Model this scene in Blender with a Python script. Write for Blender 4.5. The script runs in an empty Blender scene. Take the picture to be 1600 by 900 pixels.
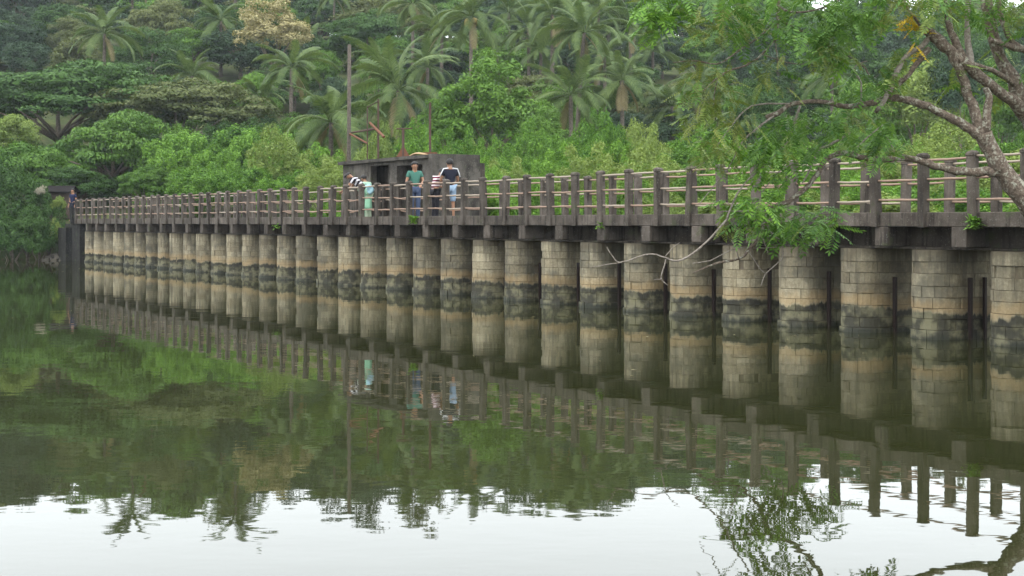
import bpy, bmesh, math, random
import numpy as np
from mathutils import Vector, Matrix, Euler

S = bpy.context.scene
COL = S.collection
R = math.radians

# ------------------------------------------------------------------ camera
F = 2200.0            # focal length in pixels of the 1600 px wide photograph
CAMZ = 1.985
HOR = 347.0           # pixel row of the horizon
cd = bpy.data.cameras.new('camera')
cam = bpy.data.objects.new('camera', cd); COL.objects.link(cam)
cam.location = (0, 0, CAMZ); cam.rotation_euler = (R(90), 0, 0)
cd.sensor_width = 36.0; cd.lens = F / 1600 * 36.0
cd.shift_y = -(450 - HOR) / 1600
cd.clip_start = 0.1; cd.clip_end = 6000
S.camera = cam

# ------------------------------------------------------------------ world, sun, exposure
SUN_EL, SUN_AZ = R(62), R(215)      # azimuth clockwise from +Y: behind the camera, to the left
wd = bpy.data.worlds.new('World'); S.world = wd; wd.use_nodes = True
nt = wd.node_tree; nt.nodes.clear()
out = nt.nodes.new('ShaderNodeOutputWorld'); bg = nt.nodes.new('ShaderNodeBackground')
sky = nt.nodes.new('ShaderNodeTexSky'); sky.sky_type = 'NISHITA'; sky.sun_disc = False
sky.sun_elevation = SUN_EL; sky.sun_rotation = SUN_AZ
sky.air_density = 1.0; sky.dust_density = 6.0; sky.ozone_density = 1.0
hs = nt.nodes.new('ShaderNodeHueSaturation'); hs.inputs['Saturation'].default_value = 0.25
mx = nt.nodes.new('ShaderNodeMix'); mx.data_type = 'RGBA'; mx.inputs[0].default_value = 0.8
mx.inputs[7].default_value = (27.0, 28.6, 29.6, 1)      # even overcast cloud
bg.inputs['Strength'].default_value = 0.135
nt.links.new(sky.outputs[0], hs.inputs['Color']); nt.links.new(hs.outputs[0], mx.inputs[6])
nt.links.new(mx.outputs[2], bg.inputs['Color']); nt.links.new(bg.outputs[0], out.inputs[0])

sl = bpy.data.lights.new('sun', 'SUN'); sun = bpy.data.objects.new('sun', sl); COL.objects.link(sun)
sl.energy = 1.5; sl.angle = R(16); sl.color = (1.0, 0.95, 0.86)
sd = Vector((math.sin(SUN_AZ) * math.cos(SUN_EL), math.cos(SUN_AZ) * math.cos(SUN_EL), math.sin(SUN_EL)))
sun.rotation_euler = sd.to_track_quat('Z', 'Y').to_euler()

S.view_settings.view_transform = 'Standard'; S.view_settings.look = 'None'
S.view_settings.exposure = 0.0; S.view_settings.gamma = 1.0
cy = S.cycles
cy.use_denoising = True; cy.max_bounces = 7; cy.diffuse_bounces = 3; cy.glossy_bounces = 3
cy.transmission_bounces = 3; cy.volume_bounces = 0; cy.transparent_max_bounces = 4

# ------------------------------------------------------------------ helpers
def tag(o, label=None, cat=None, group=None, kind=None):
    if label: o['label'] = label
    if cat: o['category'] = cat
    if group: o['group'] = group
    if kind: o['kind'] = kind
    return o

def empty(name, loc=(0, 0, 0), rz=0.0, parent=None):
    o = bpy.data.objects.new(name, None); COL.objects.link(o)
    o.location = loc; o.rotation_euler = (0, 0, rz); o.empty_display_size = 0.1
    if parent: o.parent = parent
    return o

def link(name, me, parent=None, mat=None, loc=None, rot=None, scale=None):
    o = bpy.data.objects.new(name, me); COL.objects.link(o)
    if mat and not me.materials: me.materials.append(mat)
    if parent: o.parent = parent
    if loc is not None: o.location = loc
    if rot is not None: o.rotation_euler = rot
    if scale is not None: o.scale = scale
    return o

def mesh_np(name, V, Q, mat=None, smooth=False):
    """V (n,3), Q (m,k) faces all of k corners"""
    V = np.asarray(V, np.float32); Q = np.asarray(Q, np.int32)
    me = bpy.data.meshes.new(name); m, k = Q.shape
    me.vertices.add(len(V)); me.vertices.foreach_set('co', V.ravel())
    me.loops.add(m * k); me.loops.foreach_set('vertex_index', Q.ravel())
    me.polygons.add(m); me.polygons.foreach_set('loop_start', np.arange(0, m * k, k, dtype=np.int32))
    me.polygons.foreach_set('loop_total', np.full(m, k, np.int32))
    if smooth: me.polygons.foreach_set('use_smooth', np.ones(m, bool))
    me.update(calc_edges=True); me.validate()
    if mat: me.materials.append(mat)
    return me

class MB:
    """collects quads / polygons for one mesh"""
    def __init__(s): s.v = []; s.f = []
    def add(s, vs, fs):
        n = len(s.v); s.v += [tuple(p) for p in vs]; s.f += [tuple(i + n for i in q) for q in fs]
    def box(s, x0, x1, y0, y1, z0, z1, M=None):
        vs = [Vector((x, y, z)) for z in (z0, z1) for y in (y0, y1) for x in (x0, x1)]
        if M: vs = [M @ p for p in vs]
        s.add(vs, [(0, 2, 3, 1), (4, 5, 7, 6), (0, 1, 5, 4), (2, 6, 7, 3), (0, 4, 6, 2), (1, 3, 7, 5)])
    def tube(s, pts, rad, n=8, cap=True):
        pts = [Vector(p) for p in pts]; rings = []
        up = None
        for k, p in enumerate(pts):
            t = (pts[min(k + 1, len(pts) - 1)] - pts[max(k - 1, 0)]).normalized()
            if up is None:
                up = t.orthogonal().normalized()
            up = (up - t * up.dot(t))
            up = up.normalized() if up.length > 1e-6 else t.orthogonal().normalized()
            b = t.cross(up); r = rad[k] if hasattr(rad, '__len__') else rad
            rings.append([p + (up * math.cos(a) + b * math.sin(a)) * r for a in [2 * math.pi * j / n for j in range(n)]])
        vs = [p for r in rings for p in r]; fs = []
        for k in range(len(pts) - 1):
            for j in range(n):
                a = k * n + j; c = k * n + (j + 1) % n
                fs.append((a, c, c + n, a + n))
        if cap: fs += [tuple(range(n - 1, -1, -1)), tuple(range((len(pts) - 1) * n, len(pts) * n))]
        s.add(vs, fs)
    def mesh(s, name, mat=None, smooth=False):
        me = bpy.data.meshes.new(name); me.from_pydata(s.v, [], s.f); me.update()
        if smooth: me.polygons.foreach_set('use_smooth', [True] * len(me.polygons))
        if mat: me.materials.append(mat)
        return me
    def build(s, name, mat=None, parent=None, smooth=False, **k):
        return link(name, s.mesh(name, mat, smooth), parent, None, **k)

def bevel(me, w, seg=1):
    bm = bmesh.new(); bm.from_mesh(me)
    bmesh.ops.bevel(bm, geom=list(bm.edges), offset=w, segments=seg, affect='EDGES', profile=0.6)
    bm.to_mesh(me); bm.free(); me.update(); return me

def W(px, py, d):
    return Vector(((px - 800) / F * d, d, CAMZ + (HOR - py) / F * d))

# ------------------------------------------------------------------ materials
class NT:
    def __init__(s, name):
        s.m = bpy.data.materials.new(name); s.m.use_nodes = True
        s.t = s.m.node_tree; s.t.nodes.clear()
        s.out = s.n('ShaderNodeOutputMaterial')
    def n(s, typ, **kw):
        x = s.t.nodes.new(typ)
        for k, v in kw.items():
            if k.startswith('i_'): x.inputs[k[2:].replace('_', ' ')].default_value = v
            else: setattr(x, k, v)
        return x
    def l(s, a, b): s.t.links.new(a, b)
    def math(s, op, a, b=None, c=None, clamp=False):
        x = s.n('ShaderNodeMath', operation=op, use_clamp=clamp)
        for i, v in enumerate((a, b, c)):
            if v is None: continue
            if isinstance(v, (int, float)): x.inputs[i].default_value = v
            else: s.l(v, x.inputs[i])
        return x.outputs[0]
    def mix(s, fac, a, b, blend='MIX'):
        x = s.n('ShaderNodeMix', data_type='RGBA', blend_type=blend)
        for i, v in ((0, fac), (6, a), (7, b)):
            if isinstance(v, (int, float)): x.inputs[i].default_value = v
            elif isinstance(v, tuple): x.inputs[i].default_value = (*v, 1)
            else: s.l(v, x.inputs[i])
        return x.outputs[2]
    def noise(s, scale, detail=4, vec=None, rough=0.55, dim='3D'):
        x = s.n('ShaderNodeTexNoise', noise_dimensions=dim)
        x.inputs['Scale'].default_value = scale; x.inputs['Detail'].default_value = detail
        x.inputs['Roughness'].default_value = rough
        if vec is not None: s.l(vec, x.inputs['Vector'])
        return x.outputs['Fac']
    def mapr(s, v, a, b, c=0.0, d=1.0, smooth=True):
        x = s.n('ShaderNodeMapRange', interpolation_type='SMOOTHSTEP' if smooth else 'LINEAR')
        s.l(v, x.inputs[0])
        for i, q in enumerate((a, b, c, d)):
            x.inputs[i + 1].default_value = q
        return x.outputs[0]
    def scaled(s, vec, sc):
        x = s.n('ShaderNodeMapping'); s.l(vec, x.inputs[0]); x.inputs['Scale'].default_value = sc
        return x.outputs[0]
    def princ(s, col, rough=0.8, spec=0.3, normal=None):
        b = s.n('ShaderNodeBsdfPrincipled')
        if isinstance(col, tuple): b.inputs['Base Color'].default_value = (*col, 1)
        else: s.l(col, b.inputs['Base Color'])
        if isinstance(rough, (int, float)): b.inputs['Roughness'].default_value = rough
        else: s.l(rough, b.inputs['Roughness'])
        b.inputs['Specular IOR Level'].default_value = spec
        if normal is not None: s.l(normal, b.inputs['Normal'])
        return b
    def bump(s, h, dist=0.01, strength=1.0):
        x = s.n('ShaderNodeBump'); x.inputs['Distance'].default_value = dist
        x.inputs['Strength'].default_value = strength; s.l(h, x.inputs['Height'])
        return x.outputs[0]
    def done(s, sh): s.l(sh, s.out.inputs['Surface']); return s.m

def pos(n): return n.n('ShaderNodeNewGeometry').outputs['Position']

def leaf_mat(name, c0, c1, trans=0.25, spec=0.12, rough=0.5, objvar=0.35):
    """leaf colour runs from c0 to c1, leaf by leaf and tree by tree"""
    n = NT(name)
    g = n.n('ShaderNodeNewGeometry'); oi = n.n('ShaderNodeObjectInfo')
    fac = n.math('ADD', n.math('MULTIPLY', g.outputs['Random Per Island'], 1 - objvar), n.math('MULTIPLY', oi.outputs['Random'], objvar))
    tc = n.n('ShaderNodeTexCoord')
    blot = n.noise(1.6, 2, tc.outputs['Object'])
    fac = n.math('MULTIPLY_ADD', n.math('SUBTRACT', blot, 0.5), 0.9, fac, clamp=True)
    col = n.mix(fac, c0, c1)
    b = n.princ(col, rough, spec)
    tr = n.n('ShaderNodeBsdfTranslucent'); n.l(n.mix(1.0, col, (1.0, 1.0, 0.55), 'MULTIPLY'), tr.inputs[0])
    ms = n.n('ShaderNodeMixShader'); ms.inputs[0].default_value = trans
    n.l(b.outputs[0], ms.inputs[1]); n.l(tr.outputs[0], ms.inputs[2])
    return n.done(ms.outputs[0])

def plain(name, col, rough=0.8, spec=0.3, var=0.25, scale=8.0):
    n = NT(name); tc = n.n('ShaderNodeTexCoord')
    v = n.noise(scale, 4, tc.outputs['Object'])
    dark = tuple(c * (1 - var) for c in col); lite = tuple(min(1, c * (1 + var)) for c in col)
    return n.done(n.princ(n.mix(v, dark, lite), rough, spec).outputs[0])

def bark_mat(name, c0, c1, lichen=0.0, sc=14.0):
    n = NT(name); p = pos(n)
    v = n.noise(sc, 5, p, 0.65)
    col = n.mix(n.mapr(v, 0.3, 0.7), c0, c1)
    if lichen:
        l = n.noise(13.0, 5, p, 0.75)
        col = n.mix(n.math('MULTIPLY', n.mapr(l, 0.52, 0.62), lichen), col, (0.30, 0.30, 0.24))
    return n.done(n.princ(col, 0.9, 0.2, n.bump(v, 0.02)).outputs[0])

def concrete_mat(name, base, lite, stain=0.8, sxy=9, sz=0.9):
    n = NT(name); p = pos(n); oi = n.n('ShaderNodeObjectInfo')
    a = n.noise(2.2, 5, p, 0.6)
    st = n.noise(1.0, 4, n.scaled(p, (sxy, sxy, sz)), 0.6)
    sp = n.noise(28.0, 4, p, 0.7)
    col = n.mix(n.mapr(a, 0.3, 0.72), base, lite)
    col = n.mix(n.math('MULTIPLY', n.mapr(st, 0.48, 0.68), stain), col, tuple(c * 0.32 for c in base))
    col = n.mix(n.math('MULTIPLY', n.mapr(sp, 0.57, 0.68), 0.5), col, (0.20, 0.195, 0.17))
    gm = n.noise(3.1, 3, p)
    col = n.mix(n.math('MULTIPLY', n.mapr(gm, 0.58, 0.72), 0.45), col, (0.06, 0.075, 0.03))
    k = n.math('MULTIPLY_ADD', oi.outputs['Random'], 0.5, 0.72)
    cc = n.n('ShaderNodeCombineColor'); [n.l(k, cc.inputs[i]) for i in range(3)]
    col = n.mix(1.0, col, cc.outputs[0], 'MULTIPLY')
    h = n.math('ADD', sp, n.math('MULTIPLY', a, 0.6))
    return n.done(n.princ(col, 0.92, 0.2, n.bump(h, 0.012)).outputs[0])

def stone_mat():
    n = NT('pier_stone'); g = n.n('ShaderNodeNewGeometry'); p = g.outputs['Position']
    sx = n.n('ShaderNodeSeparateXYZ'); n.l(p, sx.inputs[0]); z = sx.outputs['Z']
    rnd = g.outputs['Random Per Island']; oi = n.n('ShaderNodeObjectInfo')
    rr = n.math('FRACT', n.math('ADD', rnd, n.math('MULTIPLY', oi.outputs['Random'], 7.13)))
    cr = n.n('ShaderNodeValToRGB'); e = cr.color_ramp.elements
    e[0].position = 0.0; e[0].color = (0.22, 0.186, 0.124, 1); e[1].position = 1.0; e[1].color = (0.355, 0.31, 0.215, 1)
    q = e.new(0.35); q.color = (0.295, 0.252, 0.168, 1); q = e.new(0.7); q.color = (0.275, 0.24, 0.165, 1)
    n.l(rr, cr.inputs[0])
    big = n.noise(0.75, 5, p, 0.65)
    fine = n.noise(22, 5, p, 0.7)
    streak = n.noise(1.0, 4, n.scaled(p, (5, 5, 0.55)), 0.6)
    col = n.mix(n.mapr(fine, 0.3, 0.75), n.mix(1.0, cr.outputs[0], (0.66, 0.66, 0.64), 'MULTIPLY'), cr.outputs[0])
    col = n.mix(n.math('MULTIPLY', n.mapr(big, 0.47, 0.60), 0.78), col, (0.085, 0.08, 0.06))       # soot and damp
    col = n.mix(n.math('MULTIPLY', n.mapr(streak, 0.50, 0.68), 0.6), col, (0.075, 0.068, 0.05))
    bl = n.noise(2.6, 5, p, 0.7)
    col = n.mix(n.math('MULTIPLY', n.mapr(bl, 0.5, 0.66), 0.5), col, (0.105, 0.085, 0.055))
    tone = n.mapr(n.noise(0.42, 2, p), 0.35, 0.65, 0.72, 1.22)
    tc_ = n.n('ShaderNodeCombineColor'); [n.l(tone, tc_.inputs[q_]) for q_ in range(3)]
    col = n.mix(1.0, col, tc_.outputs[0], 'MULTIPLY')
    drip = n.math('MULTIPLY', n.mapr(n.noise(1.0, 3, n.scaled(p, (11, 11, 0.5))), 0.45, 0.62), n.mapr(z, 0.75, 1.45))
    col = n.mix(n.math('MULTIPLY', drip, 0.6), col, (0.07, 0.06, 0.045))
    wob = n.math('MULTIPLY', n.math('SUBTRACT', n.noise(1.1, 3, p), 0.5), 0.34)
    jag = n.math('MULTIPLY', n.math('SUBTRACT', n.noise(1.0, 2, n.scaled(p, (9, 9, 1.2))), 0.5), 0.20)
    zt = n.math('ADD', n.math('ADD', z, wob), jag)
    ochre = n.math('MULTIPLY', n.math('MULTIPLY', n.mapr(zt, 0.42, 0.5), n.mapr(zt, 0.75, 0.55)), 0.35)
    col = n.mix(ochre, col, (0.36, 0.235, 0.10))
    low = n.mix(n.mapr(n.noise(3.5, 4, p), 0.40, 0.62), (0.040, 0.038, 0.026), (0.15, 0.14, 0.085))
    tide = n.mapr(zt, 0.47, 0.41)
    col = n.mix(tide, col, low)
    band = n.math('MULTIPLY', n.mapr(zt, 0.45, 0.41), n.mapr(zt, 0.29, 0.36))
    bst = n.mapr(n.noise(1.7, 4, p, 0.6), 0.35, 0.6, 0.2, 0.82)
    col = n.mix(n.math('MULTIPLY', band, bst), col, (0.028, 0.027, 0.022))
    col = n.mix(n.mapr(zt, 0.10, 0.0), col, (0.022, 0.024, 0.016))
    top = n.math('MULTIPLY', n.mapr(n.math('ADD', z, n.math('MULTIPLY', wob, 1.0)), 1.36, 1.5), 0.55)  # shade under the deck, painted into the top of the stone
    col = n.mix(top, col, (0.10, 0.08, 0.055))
    rough = n.mapr(zt, 0.05, 0.3, 0.45, 0.9)
    return n.done(n.princ(col, rough, 0.25, n.bump(fine, 0.012)).outputs[0])

def water_mat():
    n = NT('lake_water'); p = pos(n)
    a = n.noise(1.0, 3, n.scaled(p, (0.9, 1.5, 1.0)), 0.5)
    b = n.noise(1.0, 2, n.scaled(p, (3.1, 5.2, 1.0)), 0.5)
    c = n.noise(0.22, 2, p, 0.5)
    h = n.math('ADD', n.math('MULTIPLY', a, 0.010), n.math('MULTIPLY', n.math('MULTIPLY', b, 0.0022), n.mapr(c, 0.35, 0.65, 0.3, 1.2)))
    bs = n.princ((0.0185, 0.0205, 0.0068), 0.012, 0.5, n.bump(h, WAVE))
    bs.inputs['IOR'].default_value = 1.333
    return n.done(bs.outputs[0])
WAVE = 0.18

M = {}
M['stone'] = stone_mat()
M['mortar'] = plain('mortar', (0.12, 0.10, 0.07), 0.95, 0.1)
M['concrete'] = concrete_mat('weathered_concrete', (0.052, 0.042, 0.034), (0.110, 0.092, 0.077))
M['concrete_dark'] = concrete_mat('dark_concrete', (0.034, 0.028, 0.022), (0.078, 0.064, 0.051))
M['concrete_hut'] = concrete_mat('mottled_concrete', (0.046, 0.040, 0.034), (0.112, 0.100, 0.086), 0.85, 3.2, 1.6)
M['concrete_darkest'] = concrete_mat('darkest_concrete', (0.011, 0.0105, 0.010), (0.026, 0.025, 0.022), 0.7, 4, 1.0)  # darkest concrete tone, for the far abutment and its end pillar
M['rail'] = plain('rail_rust', (0.235, 0.158, 0.115), 0.75, 0.3, 0.35, 5.0)
M['rail_pale'] = plain('rail_pale', (0.27, 0.22, 0.17), 0.7, 0.3, 0.3, 5.0)
M['iron'] = plain('rusty_iron', (0.018, 0.010, 0.008), 0.7, 0.3, 0.5, 12.0)
M['rust'] = plain('orange_rust', (0.12, 0.05, 0.026), 0.8, 0.25, 0.5, 9.0)
M['rust_dark'] = plain('brown_rust', (0.065, 0.038, 0.028), 0.8, 0.25, 0.5, 9.0)
M['pole'] = bark_mat('pole_wood', (0.05, 0.042, 0.035), (0.105, 0.088, 0.07))
M['bark'] = bark_mat('bark_grey', (0.07, 0.055, 0.04), (0.17, 0.14, 0.11))
M['bark_fg'] = bark_mat('bark_lichen', (0.065, 0.048, 0.036), (0.175, 0.135, 0.105), 0.75, 26.0)
M['twig'] = bark_mat('pale_twig', (0.13, 0.105, 0.085), (0.28, 0.245, 0.21), 0.0, 30.0)
M['palm_bark'] = bark_mat('palm_bark', (0.075, 0.06, 0.048), (0.16, 0.135, 0.11), 0.0, 9.0)
M['earth'] = plain('bank_earth', (0.05, 0.055, 0.025), 0.95, 0.1, 0.5, 0.6)
M['water'] = water_mat()

# ------------------------------------------------------------------ bridge line and terrain
PITCH = 1.6949
L0 = Vector((7.70, 22.4)); TF = Vector((-0.5207, 0.8537)); NI = Vector((0.8537, 0.5207))
BROT = math.atan2(-0.8537, 0.5207)
def bridge_pt(i, t=0.0, z=0.0):
    q = L0 + TF * (PITCH * i) + NI * t
    return Vector((q.x, q.y, z))
def bridge_coords(x, y):
    v = Vector((x, y)) - L0
    return v.dot(TF) / PITCH, v.dot(NI)
def sst(a, b, x):
    x = np.clip((x - a) / (b - a), 0, 1); return x * x * (3 - 2 * x)
def ground_z(x, y):
    x = np.asarray(x, float); y = np.asarray(y, float)
    vx, vy = x - L0.x, y - L0.y
    i = (vx * TF.x + vy * TF.y) / PITCH; t = vx * NI.x + vy * NI.y
    z = np.full(np.broadcast(x, y).shape, -1.6)
    back = -1.6 + 2.5 * sst(1.3, 4.2, t)                      # land beyond the barrage
    z = np.maximum(z, back)
    left = -1.6 + 2.6 * sst(0.0, 5.0, y - (72.0 + 0.05 * (-22 - x))) * sst(-20.6, -22.2, x)
    z = np.maximum(z, left)
    right = -1.6 + 2.6 * sst(0.2, 2.6, x - (0.3636 * y + 0.35)) * sst(27.5, 24.0, y) * sst(4.4, 2.0, t + 2)
    z = np.maximum(z, right)
    z = np.maximum(z, -1.6 + 2.6 * sst(-1.6, 2.4, i * -1 - 0.9) * sst(-8, 0, t))
    near = -1.6 + 2.05 * sst(4.2, 1.0, y)
    z = np.maximum(z, near)
    H = 25.0 - 8.0 * sst(5, 40, x * 100 / np.maximum(y, 60))
    hill = sst(62, 190, y + 0.0 * x) * H
    z = z + hill * sst(-1.6, 0.6, z)
    z = z + 0.12 * np.sin(x * 0.7 + y * 0.31) * sst(-0.5, 0.8, z)
    return z
gz = lambda x, y: float(ground_z(x, y))

def axis(lo, hi, n, k, c):
    u = np.linspace(-1, 1, n); s = np.sinh(u * k) / math.sinh(k)
    return np.where(s < 0, c + s * (c - lo), c + s * (hi - c))
gx = axis(-2500, 2500, 230, 5.0, -2.0); gy = axis(-2500, 3000, 260, 4.6, 45.0)
GX, GY = np.meshgrid(gx, gy); GZ = ground_z(GX, GY)
V = np.stack([GX.ravel(), GY.ravel(), GZ.ravel()], 1)
a = (np.arange(259)[:, None] * 230 + np.arange(229)[None, :]).ravel()
n = NT('ground_cover'); p_ = pos(n)
gc = n.mix(n.mapr(n.noise(0.35, 5, p_), 0.35, 0.65), (0.035, 0.05, 0.018), (0.075, 0.09, 0.03))
gc = n.mix(n.mapr(n.noise(2.5, 5, p_), 0.5, 0.7), gc, (0.07, 0.055, 0.035))
M['ground'] = n.done(n.princ(gc, 0.95, 0.1, n.bump(n.noise(3, 5, p_), 0.15)).outputs[0])
g = link('ground', mesh_np('ground', V, np.stack([a, a + 1, a + 231, a + 230], 1), M['ground'], True)); tag(g, kind='structure')
wm = MB(); wm.add([(-400, -300, 0), (400, -300, 0), (400, 140, 0), (-400, 140, 0)], [(0, 1, 2, 3)])
tag(wm.build('water', M['water']), kind='structure')

# ------------------------------------------------------------------ the barrage footbridge
rnd = random.Random(5)
bridge = empty('barrage_footbridge', bridge_pt(0), BROT)
tag(bridge, 'long narrow stone barrage footbridge with round nosed piers and concrete post railings over the water', 'footbridge')
I0, I1 = -1.5, 33.35          # first and last pier pitch of the open span
X0, X1 = -PITCH * I1, -PITCH * I0
WID = 1.78
# deck and longitudinal members
b = MB(); b.box(X0 - 1.5, X1 + 6, 0.03, WID - 0.03, 1.925, 2.02); b.build('deck_slab', M['concrete'], bridge)
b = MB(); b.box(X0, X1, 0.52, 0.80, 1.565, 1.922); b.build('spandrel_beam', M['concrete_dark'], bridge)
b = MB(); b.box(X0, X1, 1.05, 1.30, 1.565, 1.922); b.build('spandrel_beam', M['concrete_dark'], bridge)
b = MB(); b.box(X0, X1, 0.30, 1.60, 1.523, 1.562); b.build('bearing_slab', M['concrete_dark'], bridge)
# posts
def post_mesh(k):
    w = 0.075; bm = bmesh.new(); r = random.Random(k)
    prof = [(w, 0.0), (w, 1.08), (w * 0.97, 1.155), (w * 1.14, 1.165), (w * 1.14, 1.205), (w * 0.75, 1.235), (w * 0.2, 1.245)]
    rings = []
    for q, (hw, z) in enumerate(prof):
        c = 0.16 * hw
        pts = [(-hw + c, -hw), (hw - c, -hw), (hw, -hw + c), (hw, hw - c), (hw - c, hw), (-hw + c, hw), (-hw, hw - c), (-hw, -hw + c)]
        rings.append([bm.verts.new((x + r.uniform(-.004, .004), y + r.uniform(-.004, .004), z + r.uniform(-.006, .006) * (q > 0))) for x, y in pts])
    for A, B in zip(rings, rings[1:]):
        for j in range(8): bm.faces.new((A[j], A[(j + 1) % 8], B[(j + 1) % 8], B[j]))
    bm.faces.new(rings[0][::-1]); bm.faces.new(rings[-1])
    me = bpy.data.meshes.new('post'); bm.to_mesh(me); bm.free(); me.materials.append(M['concrete']); return me
POSTS = [post_mesh(k) for k in range(5)]
PS = 0.6175 * PITCH
NP = 57
post_x = [-PITCH * 0.257 + PS * (2 - k) for k in range(NP)]     # two posts beyond the frame, then towards the far bank
def rail_mesh(mat, sag, k):
    m = MB(); r = random.Random(k)
    pts = [(PS * (q / 6 - 0.5), r.uniform(-.004, .004), -sag * (1 - (q / 3 - 1) ** 2) + r.uniform(-.004, .004)) for q in range(7)]
    m.tube(pts, [0.0205 + r.uniform(-.002, .002) for _ in pts], 8); return m.mesh('rail', mat, True)
RAILS = [rail_mesh(M['rail'], 0.0, 1), rail_mesh(M['rail'], 0.015, 2), rail_mesh(M['rail_pale'], 0.008, 3), rail_mesh(M['rail_pale'], 0.0, 4), rail_mesh(M['rail'], 0.05, 5)]
cb = MB(); cb.box(-PS / 2 + 0.004, PS / 2 - 0.004, -0.045, 0.095, 1.905, 2.15); CURB = bevel(cb.mesh('curb_panel', M['concrete']), 0.012)
for side, ty in ((0, 0.02), (1, WID - 0.02)):
    for k, x in enumerate(post_x):
        far = x < X0 - 0.9
        if far: continue
        o = link('post', POSTS[rnd.randrange(5)], bridge, None, (x + rnd.uniform(-.012, .012), ty - 0.035 if side == 0 else ty + 0.03, 1.902),
                 (R(rnd.gauss(0, 1.1)), R(rnd.gauss(0, 1.1)), R(rnd.choice((0, 90, 180, 270)) + rnd.uniform(-4, 4))))
        if k + 1 < NP and post_x[k + 1] > X0 - 0.9:
            xm = (x + post_x[k + 1]) / 2
            link('curb_panel', CURB, bridge, None, (xm, ty - 0.0 if side == 0 else ty - 0.05, rnd.uniform(-.004, .004)))
            for lvl, z in enumerate((3.045, 2.70, 2.355)):
                if rnd.random() < (0.07 if side else 0.03): continue
                me = RAILS[rnd.choice((0, 1, 2, 3, 3)) if lvl == 0 else rnd.choice((0, 0, 1, 2, 4) if 20 < k < 34 else (0, 0, 1, 2))]
                link('rail', me, bridge, None, (xm, ty - 0.03 if side == 0 else ty + 0.03, z + rnd.uniform(-.012, .012)),
                     (R(rnd.uniform(0, 40)) * 0, R(rnd.uniform(-0.7, 0.7) * (3 if 22 < k < 32 and rnd.random() < .3 else 1)), R(rnd.uniform(-0.5, 0.5))))
# cross beams with exposed ends
cb = MB(); cb.box(-0.155, 0.155, -0.03, WID + 0.03, 1.57, 1.903); BEAM = bevel(cb.mesh('cross_beam', M['concrete']), 0.012)
for k in range(-2, 33):
    i = k + 0.43
    link('cross_beam', BEAM, bridge, None, (-PITCH * i + rnd.uniform(-.02, .02), rnd.uniform(-.02, .02), 0))
# piers
RN, TC = 0.45, 0.61           # nose radius, distance of the nose centre behind the deck edge
def u_path(r, tend):          # outline of a pier seen from above, from the far side round the nose to the near side
    return tend - TC, math.pi * r
def u_point(u, r, side):
    """u measured from the start of the far side straight; returns point and outward normal"""
    if u < side: return (-r, TC + side - u), (-1, 0)
    u -= side
    if u < math.pi * r:
        a = u / r; return (-r * math.cos(a), TC - r * math.sin(a)), (-math.cos(a), -math.sin(a))
    u -= math.pi * r
    return (r, TC + u), (1, 0)
def stone_geo(u0, u1, z0, z1, r, side, proud, rr):
    nseg = 1 if (u1 < side or u0 > side + math.pi * r) else max(2, int((u1 - u0) / 0.11) + 1)
    j = 0.0035; dep = 0.055; vs = []; fs = []; ch = 0.006
    us = [u0 + j + (u1 - u0 - 2 * j) * q / nseg for q in range(nseg + 1)]
    t0, t1 = rr.uniform(-.004, .006), rr.uniform(-.004, .006)
    for q, u in enumerate(us):
        (x, y), (nx, ny) = u_point(u, r, side)
        o = proud + t0 + (t1 - t0) * q / nseg
        e = ch if q in (0, nseg) else 0
        for zz, oo in ((z0 + j, -dep), (z0 + j, o - ch - e * .3), (z0 + j + ch, o - e), (z1 - j - ch, o - e), (z1 - j, o - ch - e * .3), (z1 - j, -dep)):
            vs.append((x + nx * oo, y + ny * oo, zz))
    for q in range(nseg):
        for c in range(5):
            A = q * 6 + c; fs.append((A, A + 6, A + 7, A + 1))
    fs.append((0, 1, 2, 3, 4, 5)); e = nseg * 6; fs.append((e + 5, e + 4, e + 3, e + 2, e + 1, e))
    return vs, fs
rest = MB(); n_ind = 0
SIDE = 1.62 - TC
cand = []
PIERS = list(range(-1, 34))
pier_obj = {}
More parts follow.
